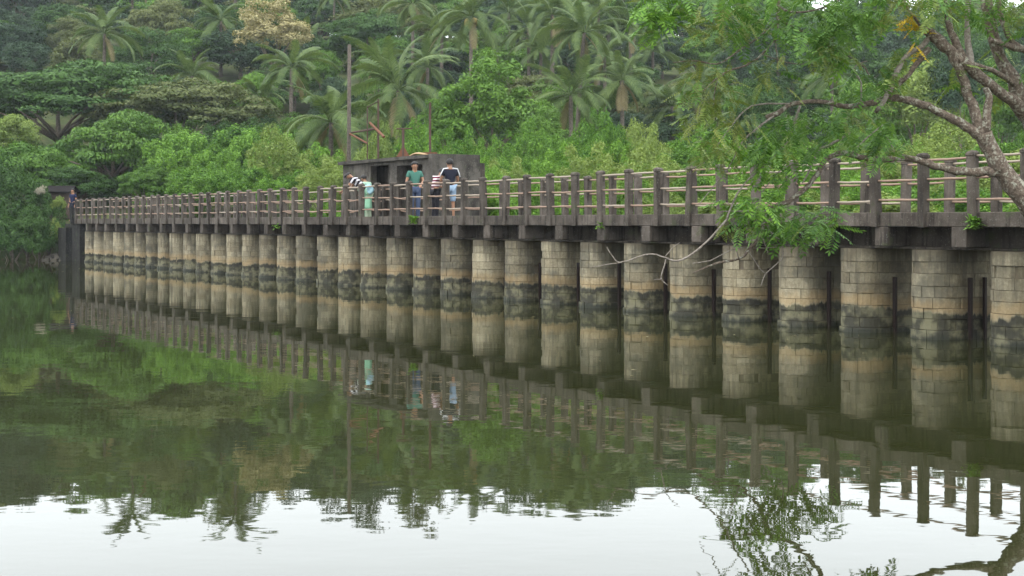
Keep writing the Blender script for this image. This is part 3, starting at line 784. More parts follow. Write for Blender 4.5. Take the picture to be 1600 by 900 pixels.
# ------------------------------------------------------------------ planting: nearer trees
tree(95, 84, 98, 380, 235, 'fine', 'dark', 'rain_tree', 'broad dark umbrella tree on the left below the pale upright palm', depth_k=.7)
tree(275, 112, 96, 300, 235, 'fine', 'olive', 'rain_tree', 'broad olive umbrella tree right of the dark one, above the vine covered mass', depth_k=.7)
tree(180, 163, 86, 250, 320, 'fine', 'rain', 'rain_tree', 'green umbrella tree with drooping sides behind the far end of the railing', depth_k=.7)
tree(22, 168, 88, 100, 260, 'round', 'lime', 'broadleaf_tree', 'light green rounded tree at the left edge between the umbrella trees')
tree(10, 212, 80, 260, 372, 'fine', 'rain', 'rain_tree', 'umbrella tree at the left edge spreading low over the water', depth_k=.6)
tree(120, 255, 81, 150, 338, 'fine', 'dark', 'rain_tree', 'low shady tree just behind the man in navy at the bridge end', depth_k=.6)
tree(283, 210, 80, 110, 335, 'drape', 'bright', 'vine_covered_tree', 'bright green vine covered tree, left of the two leafy mounds behind the railing')
tree(372, 183, 82, 140, 325, 'drape', 'bright', 'vine_covered_tree', 'taller bright green mound of creepers, right of the two behind the railing')
tree(335, 235, 77, 80, 330, 'drape', 'bright', 'vine_covered_tree', 'small creeper mound low between the two big leafy mounds')
for px, yt, w, d, key, mk, lab in ((262, 232, 90, 79, 'drape', 'bright', 'creeper covered mound at the left end of the bright green mass'), (310, 212, 90, 81, 'drape', 'bright', 'creeper covered mound rising between the two leafy mounds'),
        (405, 205, 90, 80, 'drape', 'bright', 'creeper covered mound right of the tallest leafy mound'), (300, 262, 80, 74, 'drape', 'bright', 'low creeper mound close behind the railing, first of the bright mass'),
        (395, 252, 80, 70, 'drape', 'bright', 'low creeper mound close behind the railing at the right of the bright mass'), (440, 222, 100, 72, 'shrub', 'lime', 'yellow green shrub right of the creeper mounds'),
        (480, 218, 90, 74, 'shrub', 'bright', 'tall bright shrub below the big low palm'), (520, 238, 80, 70, 'shrub', 'lime', 'yellow green shrub just left of the sluice house'),
        (450, 262, 100, 62, 'shrub', 'bright', 'low bright shrub behind the railing left of the sluice house'), (505, 265, 90, 58, 'shrub', 'lime', 'low yellow green shrub touching the far end of the sluice house'),
        (350, 272, 100, 68, 'shrub', 'bright', 'low bright shrub at the foot of the tallest leafy mound')):
    tree(px, yt, d, w * 1.15, 345, key, mk, 'leafy_mound', lab, 'shrub')
tree(225, 250, 77, 90, 335, 'fine', 'rain', 'rain_tree', 'small dark fine leaved tree left of the vine covered mounds')
tree(770, 93, 84, 205, 262, 'round', 'mid', 'round_tree', 'big round bushy tree with light tipped clumps behind the sluice house', depth_k=.9)
tree(850, 165, 80, 90, 262, 'round', 'mid', 'round_tree', 'lower dark shoulder tree at the right side of the big round bushy tree')
tree(700, 150, 82, 90, 250, 'round', 'mid', 'round_tree', 'small leafy tree at the left foot of the big round bushy tree')
for px, yt, w, mk in ((-20, 215, 120, 'dark'), (50, 205, 110, 'dark'), (110, 222, 110, 'mid'), (165, 230, 110, 'dark'), (225, 205, 110, 'dark'), (285, 195, 100, 'mid'), (340, 190, 100, 'dark'), (395, 180, 90, 'dark'), (90, 270, 120, 'dark'), (200, 275, 110, 'dark')):
    tree(px, yt, 91 if yt < 260 else 84, w * 1.2, 335, 'shrub', mk, 'thicket_shrub', CNAME[mk] + ' shady shrub filling in below the umbrella trees at the left', 'shrub', CNAME[mk] + ' shrubs below the umbrella trees')
for px, yt, w, mk, lab in ((1430, 95, 150, 'lime', 'yellow green leafy tree seen between the forked limbs of the overhanging tree'), (1560, 110, 120, 'mid', 'green tree behind the right hand stem of the overhanging tree'),
                           (1350, 120, 110, 'mid', 'mid green tree seen under the long limb of the overhanging tree'), (1500, 60, 110, 'blue', 'dark bluish tree high behind the forked limbs of the overhanging tree'),
                           (1180, 120, 110, 'dark', 'dark green tree behind the dull thin leaved spray of the overhanging tree'), (1640, 70, 130, 'blue', 'dark tree at the right edge behind the right hand stem')):
    tree(px, yt, 82 + rt.uniform(-6, 10), w, yt + 150, 'round', mk, 'broadleaf_tree', lab)
# left bank bushes down to the water
GB = 'dark bushes on the left bank'
for px, yt, w, d in ((-30, 262, 110, 75.4), (18, 270, 105, 75), (62, 296, 80, 74.6), (-70, 290, 110, 75), (-5, 312, 100, 73.6), (42, 322, 90, 73.6), (78, 338, 52, 73.9), (20, 350, 80, 73.0), (60, 362, 60, 73.0)):
    tree(px, yt, d, w, 412, 'shrub', 'dark', 'bank_bush', 'dark bush hanging low over the water on the left bank', 'bush', GB)
tree(63, 288, 74.5, 20, 312, 'shrub', 'white', 'pale_bush', 'small bush with whitish flowers on the left bank beside the hut roof', 'bush')
tree(92, 306, 74.8, 30, 335, 'shrub', 'lime', 'yellow_bush', 'yellowish leafy bush under the dark hut roof on the left bank', 'bush')
tree(88, 350, 73.6, 22, 395, 'shrub', 'lime', 'yellow_bush', 'light green bush above the stone steps at the water', 'bush')
# mangrove shrubs behind the bridge
GM = 'shrubs of the green thicket behind the bridge'
LMG = 'bright green mangrove shrub in the dense thicket behind the bridge railing'
def top_line(px):
    return float(np.interp(px, [380, 460, 530, 590, 650, 720, 800, 900, 1000, 1080, 1200, 1400, 1600, 1750], [236, 230, 252, 205, 188, 210, 222, 205, 192, 215, 205, 215, 205, 205]))
def shrub_words(row, mk, px):
    r_ = ('tall rear row', 'second row', 'third row', 'front row')[row]
    pl = 'left of or behind the sluice house' if px < 760 else ('between sluice house and overhanging tree' if px < 1060 else ('behind the hanging leaf clusters' if px < 1330 else 'behind the leaning trunk'))
    return CNAME[mk] + ' mangrove shrub in the ' + r_ + ', ' + pl, 'shrub', CNAME[mk] + ' shrubs in the ' + r_ + ', ' + pl
for row, (t0, k_up) in enumerate(((22, 0.0), (15, 26.0), (9.5, 55.0), (6.0, 88.0))):
    px = 520 if row else 380
    while px < 1780:
        P = roofpt(px, t0 + rt.uniform(-1.5, 1.5), 0)
        if 525 < px < 765 and t0 < 7: px += 20; continue
        yt = top_line(px) + k_up * (0.8 if px < 800 else 1.0) + rt.uniform(-9, 9)
        w = rt.uniform(1.5, 2.3) * (1 if row < 2 else 0.8) / P.y * F * 1.5
        mk = 'lime' if rt.random() < (0.4 if row >= 2 else 0.22) else ('bright' if rt.random() < .8 else 'mid')
        tree(px, yt, P.y, w, (345, 350, 375, 400)[row], 'shrub', mk, 'mangrove_shrub', *shrub_words(row, mk, px))
        px += w * rt.uniform(0.36, 0.54)

# ------------------------------------------------------------------ left bank: hut, steps
hx = W(97, 300, 78.5); hz = gz(hx.x, 78.5)
root = empty('bank_hut', (hx.x, 78.5, hz)); tag(root, 'low hut with a dark sloping roof half hidden by bushes at the far bridge end', 'hut')
zt_ = CAMZ + (HOR - 290) / F * 78.5 - hz
m = MB(); m.box(-0.6, 0.6, -0.7, 0.7, 0.0, zt_ - 0.34); m.build('wall', plain('hut_wall', (0.07, 0.05, 0.04), 0.9), root)
m = MB(); m.add([(-.75, -1.0, zt_ - .36), (.75, -1.0, zt_ - .36), (.75, 0, zt_), (-.75, 0, zt_), (-.75, 1.0, zt_ - .36), (.75, 1.0, zt_ - .36)], [(0, 1, 2, 3), (3, 2, 5, 4)])
o = m.build('roof', plain('hut_roof', (0.016, 0.014, 0.014), 0.95, 0.05), root); o.modifiers.new('t', 'SOLIDIFY').thickness = 0.06
sx = W(78, 408, 72.6); root = empty('stone_steps', (sx.x, 72.6, 0)); tag(root, 'rough stone steps going down into the water below the bushes at the bridge end', 'steps')
rr = random.Random(8)
for k in range(4):
    for q in range(3 - k // 2):
        m = MB(); w = 0.42; x0 = -0.62 + q * 0.46 + k * 0.10
        m.box(x0, x0 + w * rr.uniform(.8, 1), k * 0.26, k * 0.26 + 0.5, k * 0.11 - 0.16, k * 0.11 + 0.0)
        me = bevel(m.mesh('step_stone', plain('step_stone', (0.09, 0.078, 0.062), 0.9)), 0.03); link('step_stone', me, root, None, rot=(R(rr.uniform(-3, 3)), R(rr.uniform(-4, 4)), R(rr.uniform(-5, 5))))

# ------------------------------------------------------------------ overhanging tree on the near right bank
TD = 19.0
fg = empty('overhanging_tree', W(1700, 400, TD)); fgl = fg.location.copy(); fgl.z = gz(fgl.x, fgl.y); fg.location = fgl
tag(fg, 'lichen spotted leaning tree with feathery leaves overhanging the water and railing from the right', 'tree')
def limb(name, pts, mat, n=8, smooth_k=3):
    """pts: (px, py, width_px, distance offset); splined and given real thickness"""
    P = [W(p[0], p[1], TD + (p[3] if len(p) > 3 else 0)) for p in pts]; Rr = [p[2] / 2 / F * TD * (0.78 if name == 'twig' else 1) for p in pts]
    q = []; qr = []
    for k in range(len(P) - 1):
        a0 = P[max(k - 1, 0)]; a1 = P[k]; a2 = P[k + 1]; a3 = P[min(k + 2, len(P) - 1)]
        for s in range(smooth_k):
            t = s / smooth_k
            q.append(0.5 * ((2 * a1) + (a2 - a0) * t + (2 * a0 - 5 * a1 + 4 * a2 - a3) * t * t + (3 * a1 - a0 - 3 * a2 + a3) * t ** 3))
            qr.append(Rr[k] * (1 - t) + Rr[k + 1] * t)
    q.append(P[-1]); qr.append(Rr[-1])
    rj = random.Random(int(pts[0][0] * 3 + pts[-1][1]))
    q = [Vector(v) - fgl + Vector((rj.uniform(-1, 1), rj.uniform(-1, 1), rj.uniform(-1, 1))) * r_ * 0.22 * (2.6 if name == 'twig' else 1) for v, r_ in zip(q, qr)]
    qr = [r_ * rj.uniform(0.92, 1.1) for r_ in qr]
    m = MB(); m.tube(q, qr, n); return m.build(name, mat, fg, True)
BF, TW = M['bark_fg'], M['twig']
limb('trunk', [(1730, 450, 52), (1690, 395, 46), (1640, 352, 40), (1602, 312, 35), (1570, 272, 29), (1550, 240, 25), (1534, 208, 26)], BF, 14)
limb('stem', [(1725, 440, 44, .5), (1680, 330, 38, .6), (1630, 230, 32, .6), (1600, 170, 26, .5), (1582, 125, 21, .5), (1562, 85, 19, .5), (1548, 35, 20, .5), (1538, -30, 16, .5)], BF, 12)
limb('branch', [(1532, 212, 18), (1508, 196, 15), (1480, 182, 13), (1450, 166, 12), (1420, 158, 12), (1392, 153, 11), (1352, 163, 10, -.1), (1318, 166, 8, -.2), (1280, 158, 7, -.3), (1240, 162, 7, -.4), (1215, 176, 8, -.4), (1198, 184, 9, -.4)], BF, 10)
limb('branch', [(1534, 212, 20), (1524, 175, 16), (1510, 140, 15), (1500, 108, 14), (1486, 85, 15), (1466, 66, 14), (1452, 54, 12)], BF, 10)
limb('branch', [(1612, 190, 24, .5), (1580, 158, 19, .3), (1545, 132, 18, .1), (1515, 105, 17), (1485, 80, 18), (1462, 58, 17), (1440, 44, 12)], BF, 10)
limb('branch', [(1538, 205, 18), (1543, 175, 13), (1545, 150, 11), (1540, 138, 9)], BF)
limb('branch', [(1512, 105, 14), (1490, 60, 12), (1482, 25, 10), (1476, -20, 9)], BF)
limb('branch', [(1520, 110, 12), (1512, 70, 10), (1512, 25, 8), (1514, -20, 7)], TW)
limb('branch', [(1458, 52, 9), (1440, 72, 8), (1415, 88, 8), (1400, 115, 8, -.2), (1386, 150, 9, -.2), (1370, 172, 6, -.2)], TW)
limb('branch', [(1452, 75, 10), (1428, 105, 9), (1405, 130, 9), (1385, 150, 10), (1368, 176, 6)], BF)
limb('branch', [(1608, 84, 12, .4), (1582, 66, 10, .3), (1565, 30, 8, .3), (1558, -20, 7, .3)], BF)
limb('branch', [(1605, 78, 12, .4), (1575, 72, 10, .2), (1548, 62, 8)], BF)
limb('branch', [(1598, 142, 12, .5), (1570, 120, 9, .3), (1540, 106, 7), (1515, 98, 6)], BF)
limb('branch', [(1565, 268, 20), (1540, 268, 15), (1505, 268, 13), (1470, 262, 12), (1440, 252, 11), (1410, 247, 11), (1375, 250, 10, -.1), (1352, 247, 8, -.2), (1330, 241, 8, -.3), (1310, 240, 8, -.3), (1290, 250, 8, -.3), (1277, 272, 8, -.3), (1258, 295, 8, -.3), (1232, 315, 8, -.3), (1205, 327, 9, -.3), (1195, 345, 7, -.3), (1188, 368, 6, -.35), (1172, 388, 5, -.4), (1156, 404, 4, -.4), (1120, 411, 3.2, -.45), (1083, 427, 2, -.5)], BF, 10)
TWG = [
 [(1201, 333, 4, -.3), (1199, 355, 3.5, -.3), (1212, 370, 3, -.3), (1222, 380, 3, -.3), (1223, 402, 2.4, -.3), (1212, 414, 2.4, -.3), (1196, 428, 2.2, -.3), (1189, 446, 1.5, -.3)],
 [(1205, 328, 5, -.3), (1170, 330, 4, -.4), (1130, 330, 2, -.5)],
 [(1328, 208, 6, -.2), (1303, 224, 6, -.2), (1281, 234, 7, -.2), (1272, 250, 5, -.25), (1262, 272, 4, -.3), (1253, 286, 3, -.3)], [(1281, 234, 5, -.2), (1262, 233, 3, -.3)],
 [(1215, 176, 5, -.4), (1178, 205, 4, -.5), (1160, 222, 3, -.55), (1138, 262, 2.6, -.6), (1112, 295, 2.2, -.6), (1093, 318, 1.5, -.6)],
 [(1250, 165, 5, -.4), (1230, 220, 4, -.4), (1195, 258, 3.5, -.5), (1160, 290, 3, -.55), (1140, 330, 4, -.6), (1134, 345, 4.5, -.6), (1112, 370, 4, -.6), (1086, 394, 4, -.65), (1058, 408, 4, -.7), (1040, 403, 3.4, -.7), (1018, 397, 3, -.75), (990, 404, 2.6, -.8), (968, 410, 2.4, -.8), (955, 398, 2, -.8), (948, 386, 1.2, -.8)],
 [(972, 410, 2, -.8), (945, 414, 1.6, -.8), (924, 418, 1, -.8)], [(1042, 402, 2.6, -.7), (1036, 420, 2.4, -.7), (1033, 436, 2, -.7), (1044, 446, 1.2, -.7)], [(1034, 436, 1.6, -.7), (1022, 437, 1, -.7)],
 [(1040, 400, 2, -.7), (1050, 388, 1.6, -.7), (1062, 379, 1, -.7)], [(1143, 375, 2.5, -.5), (1150, 388, 2.2, -.5), (1154, 404, 2, -.45)],
 [(1222, 386, 2, -.3), (1180, 388, 2, -.35), (1150, 388, 1.8, -.4), (1110, 407, 2.2, -.5), (1082, 411, 1.6, -.5)], [(1188, 366, 2.6, -.35), (1195, 380, 2.2, -.35), (1200, 398, 1.2, -.35)],
 [(1168, 390, 1.8, -.4), (1185, 416, 1.5, -.4), (1196, 428, 1.5, -.35)], [(1190, 300, 2.5, -.5), (1215, 270, 2.2, -.5), (1240, 255, 2, -.4)],
 [(1240, 162, 4, -.4), (1175, 165, 3, -.5), (1140, 200, 3, -.6), (1100, 255, 2, -.7), (1060, 265, 1.3, -.7)],
 [(1220, -30, 6, -.8), (1217, 10, 6, -.8), (1214, 45, 5, -.8), (1207, 65, 5, -.8), (1190, 85, 4, -.85), (1165, 103, 4, -.9), (1135, 112, 3.5, -.9), (1110, 132, 3, -.95), (1090, 150, 2, -1)],
 [(1216, 35, 4, -.8), (1185, 58, 3.6, -.85), (1150, 82, 3.2, -.9), (1120, 100, 3, -.95), (1085, 95, 2.6, -1), (1052, 98, 1.6, -1)], [(1211, 60, 3, -.8), (1214, 85, 2.6, -.8), (1216, 114, 1.6, -.8)],
 [(1217, 12, 5, -.8), (1245, 20, 4, -.7), (1285, 12, 4, -.6), (1330, -10, 4, -.5)], [(1218, 30, 4, -.8), (1245, 45, 3, -.7), (1262, 52, 2, -.7)],
 [(1125, 115, 2.6, -.9), (1117, 140, 2.4, -.9), (1115, 165, 1.5, -.9)], [(1345, 165, 4, -.2), (1345, 130, 3.4, -.2), (1335, 105, 3, -.2), (1355, 95, 2, -.2)], [(1390, 150, 4, -.1), (1360, 120, 3, -.1), (1345, 100, 3, -.1), (1290, 70, 2.5, -.2)],
 [(1440, 46, 6), (1420, 15, 5), (1400, -20, 5)], [(1190, 85, 2.5, -.85), (1230, 98, 2.2, -.8), (1260, 100, 1.5, -.8)], [(1330, 240, 4, -.3), (1355, 215, 3, -.2), (1380, 195, 2.4, -.2)], [(1400, 248, 4), (1390, 220, 3), (1375, 205, 2)]]
for tw in TWG: limb('twig', tw, TW if tw[0][1] > 150 else BF, 6)

def pinnate(seed, npair, length, lw, ll, mat):
    rr = random.Random(seed); m = MB(); V_ = []; F_ = []
    pts = [Vector((length * s, 0.03 * length * math.sin(s * 3 + seed), -length * 0.28 * s * s)) for s in [q / 8 for q in range(9)]]
    m.tube(pts, [0.0035 * (1 - .7 * q / 8) for q in range(9)], 3, False)
    for k in range(npair):
        s = 0.15 + 0.83 * k / (npair - 1); c = pts[min(8, int(s * 8))]; c = Vector((length * s, c.y, -length * .28 * s * s))
        for sd_ in (-1, 1):
            l_ = ll * (0.75 + 0.4 * math.sin(math.pi * s)) * rr.uniform(.85, 1.1)
            dr = rr.uniform(0.15, 0.5)
            d_ = Vector((0.45, sd_ * 0.9, -dr)).normalized(); w_ = Vector((0.9, -sd_ * 0.45, 0)).normalized() * lw
            m.add([c, c + d_ * l_ * .5 - w_ * .5, c + d_ * l_, c + d_ * l_ * .5 + w_ * .5], [(0, 1, 2, 3)])
    c = pts[-1]; m.add([c, c + Vector((ll * .5, lw * .5, -.01)), c + Vector((ll, 0, -.02)), c + Vector((ll * .5, -lw * .5, -.01))], [(0, 1, 2, 3)])
    return m.mesh('leaf', mat)
LEAF = {'g': [pinnate(s, 8, 0.30, 0.030, 0.085, LM['fg']) for s in range(4)], 'b': [pinnate(10 + s, 7, 0.26, 0.034, 0.085, LM['bright']) for s in range(3)],
        'd': [pinnate(20 + s, 9, 0.22, 0.018, 0.045, LM['fg_dry']) for s in range(3)], 'y': [pinnate(30 + s, 6, 0.2, 0.034, 0.07, LM['fg_yellow']) for s in range(2)],
        'l': [pinnate(40 + s, 7, 0.24, 0.032, 0.08, LM['lime']) for s in range(2)]}
# clusters: centre, half sizes (px), number, distance offset, colour
CL = [(1235, 205, 56, 42, 120, -.4, 'g'), (1290, 195, 40, 35, 36, -.3, 'g'), (1195, 232, 30, 26, 50, -.5, 'b'), (1228, 338, 62, 24, 110, -.35, 'g'), (1270, 342, 50, 24, 64, -.3, 'g'), (1165, 318, 45, 14, 60, -.5, 'b'), (1150, 345, 26, 16, 26, -.5, 'd'),
      (1372, 212, 50, 32, 84, -.1, 'g'), (1380, 232, 34, 14, 30, -.1, 'd'), (1130, 185, 48, 50, 88, -.85, 'd'), (1100, 130, 45, 32, 70, -.95, 'd'), (1150, 215, 30, 34, 34, -.6, 'b'), (1085, 115, 28, 26, 34, -1, 'y' if 0 else 'd'),
      (1110, 28, 70, 34, 130, -.9, 'd'), (1180, 25, 60, 36, 96, -.85, 'g'), (1285, 40, 56, 52, 140, -.6, 'g'), (1330, 25, 46, 34, 90, -.5, 'g'), (1300, 90, 40, 20, 50, -.4, 'l'), (1012, 14, 20, 26, 46, -1.1, 'b'), (1025, 36, 12, 20, 20, -1.1, 'b'), (1050, 10, 26, 18, 30, -1.0, 'b'),
      (1420, 34, 14, 16, 14, 0, 'y'), (1432, 58, 8, 16, 8, 0, 'y'), (1395, 15, 44, 26, 80, -.1, 'd'), (1460, 10, 46, 26, 70, .1, 'l'), (1540, 10, 60, 24, 60, .2, 'g'), (1590, 20, 26, 26, 40, .3, 'l'), (1400, 100, 30, 30, 36, -.1, 'l'), (1365, 125, 40, 26, 34, -.1, 'g'),
      (1490, 120, 26, 26, 16, .1, 'l'), (1560, 110, 26, 40, 30, .5, 'l'), (1230, 120, 50, 26, 22, -.8, 'd'), (1180, 90, 46, 26, 24, -.85, 'd'), (1330, 175, 24, 14, 20, -.2, 'd'), (1085, 170, 24, 30, 26, -.9, 'l'),
      (1215, 268, 40, 18, 36, -.4, 'b'), (1120, 250, 40, 22, 30, -.65, 'd'), (1110, 225, 22, 20, 20, -.7, 'y' if 0 else 'l'),
      (1150, -45, 120, 45, 150, -.9, 'g'), (1320, -50, 120, 50, 170, -.5, 'g'), (1500, -50, 120, 50, 170, .1, 'g'), (1650, 60, 50, 110, 120, .4, 'g')]
rl = random.Random(77); leaves = []
for cx, cy_, sx_, sy_, cnt, dd, col in CL:
    for _ in range(int(cnt * 0.55)):
        a = rl.uniform(0, 6.28); q = math.sqrt(rl.random())
        px = cx + sx_ * q * math.cos(a); py = cy_ + sy_ * q * math.sin(a)
        P = W(px, py, TD + dd + rl.gauss(0, 0.35) * (sx_ / 50)) - fgl
        az = rl.uniform(0, 6.28); pit = rl.uniform(-0.15, 0.85)
        c2 = col if rl.random() < .88 else rl.choice('gbd')
        if col == 'y': c2 = 'y'
        leaves.append((py > -10, c2, P, (rl.uniform(-.5, .5), pit, az), rl.uniform(.85, 1.35)))
rl.shuffle(leaves); leaves.sort(key=lambda q: not q[0])
rest = {}
for k, (vis, c2, P, rot, s) in enumerate(leaves):
    me = LEAF[c2][k % len(LEAF[c2])]
    if k < 300: link('leaf', me, fg, None, P, rot, (s, s, s))
    else:
        rest.setdefault(c2, []).append((me, Matrix.LocRotScale(P, Euler(rot), Vector((s, s, s)))))
allm = MB(); matidx = []; mats = []
for c2, L_ in rest.items():
    mats.append(L_[0][0].materials[0])
    for me, mat4 in L_:
        allm.add([mat4 @ v.co for v in me.vertices], [tuple(p.vertices) for p in me.polygons]); matidx += [len(mats) - 1] * len(me.polygons)
me = allm.mesh('leaf')
for m_ in mats: me.materials.append(m_)
me.polygons.foreach_set('material_index', matidx)
o = link('leaf', me, fg); o['kind'] = 'stuff'

# ------------------------------------------------------------------ small plants on the bridge, litter on the water
def tuft(px, py, t, n, size, label):
    P = roofpt(px, t, 0); z = zat(py, P); rr = random.Random(int(px)); m = MB()
    for k in range(n):
        a = rr.uniform(0, 6.28); l_ = size * rr.uniform(.6, 1.2); e = rr.uniform(.1, 1.1)
        d_ = Vector((math.cos(a) * math.cos(e), math.sin(a) * math.cos(e), math.sin(e))); w_ = Vector((-math.sin(a), math.cos(a), 0)) * l_ * .14
        c = Vector((rr.uniform(-.06, .06), rr.uniform(-.03, .03), rr.uniform(-.15, .02)))
        m.add([c, c + d_ * l_ * .5 - w_, c + d_ * l_ - Vector((0, 0, l_ * .35)), c + d_ * l_ * .5 + w_], [(0, 1, 2, 3)])
    o = m.build('wild_fern', LM['bright'], None, loc=(P.x, P.y, z)); tag(o, label, 'plant'); return o
tuft(646, 343, -0.12, 60, 0.26, 'small wild fern growing from the bridge edge below the man in the green shirt')
tuft(1521, 345, -0.14, 90, 0.20, 'bright green weed growing on the bridge edge near the overhanging trunk')
tuft(935, 350, -0.12, 26, 0.14, 'tiny weed on the bridge edge near the middle of the railing')
tuft(432, 352, -0.12, 24, 0.18, 'tiny weed on the far part of the bridge edge')

fl = MB(); rr = random.Random(21)
for k in range(90):
    i = rr.uniform(-0.5, 33); t = -abs(rr.gauss(0, 1.6)) - 0.15 if k < 60 else rr.uniform(-14, -2)
    P = bridge_pt(i, t, 0.006); a = rr.uniform(0, 6.28); l_ = rr.uniform(.02, .06)
    u_, v_ = Vector((math.cos(a), math.sin(a), 0)) * l_, Vector((-math.sin(a), math.cos(a), 0)) * l_ * .4
    fl.add([P - u_, P - v_ + Vector((0, 0, .004)), P + u_, P + v_ + Vector((0, 0, .004))], [(0, 1, 2, 3)])
tag(fl.build('floating_litter', plain('litter', (0.26, 0.22, 0.12), 0.8)), kind='stuff')

# ------------------------------------------------------------------ people
def skin_mesh(name, verts, edges, mat, sub=2, root=0, extra=None):
    me = bpy.data.meshes.new(name); me.from_pydata([v[:3] for v in verts], edges, []); me.update()
    o = bpy.data.objects.new(name, me); COL.objects.link(o)
    o.modifiers.new('skin', 'SKIN').use_smooth_shade = True
    for k, v in enumerate(verts):
        sv = me.skin_vertices[0].data[k]; rx_ = v[3]; ry_ = v[4] if len(v) > 4 else v[3]
        sv.radius = (rx_, ry_); sv.use_root = (k == root)
    o.modifiers.new('sub', 'SUBSURF').levels = sub; o.modifiers['sub'].render_levels = sub
    dg = bpy.context.evaluated_depsgraph_get(); dg.update()
    nm = bpy.data.meshes.new_from_object(o.evaluated_get(dg)); nm.name = name
    bpy.data.objects.remove(o); bpy.data.meshes.remove(me)
    nm.materials.clear()
    if mat: nm.materials.append(mat)
    nm.polygons.foreach_set('use_smooth', [True] * len(nm.polygons)); return nm
SKIN = plain('skin', (0.26, 0.135, 0.08), 0.55, 0.35, 0.08)
HAIR = plain('hair', (0.012, 0.010, 0.009), 0.6, 0.3, 0.2)
EYE = plain('eye', (0.03, 0.02, 0.015), 0.3, 0.5, 0.1)
SHOE = plain('sandal', (0.05, 0.03, 0.02), 0.8)
def cloth(name, c): return plain(name, c, 0.9, 0.15, 0.12, 20)
def striped(name, c0, c1, axis_, freq):
    n = NT(name); tc = n.n('ShaderNodeTexCoord'); d = n.n('ShaderNodeVectorMath', operation='DOT_PRODUCT'); n.l(tc.outputs['Object'], d.inputs[0]); d.inputs[1].default_value = axis_
    s = n.math('GREATER_THAN', n.math('SINE', n.math('MULTIPLY', d.outputs['Value'], freq)), 0.15)
    return n.done(n.princ(n.mix(s, c0, c1), 0.9, 0.15).outputs[0])

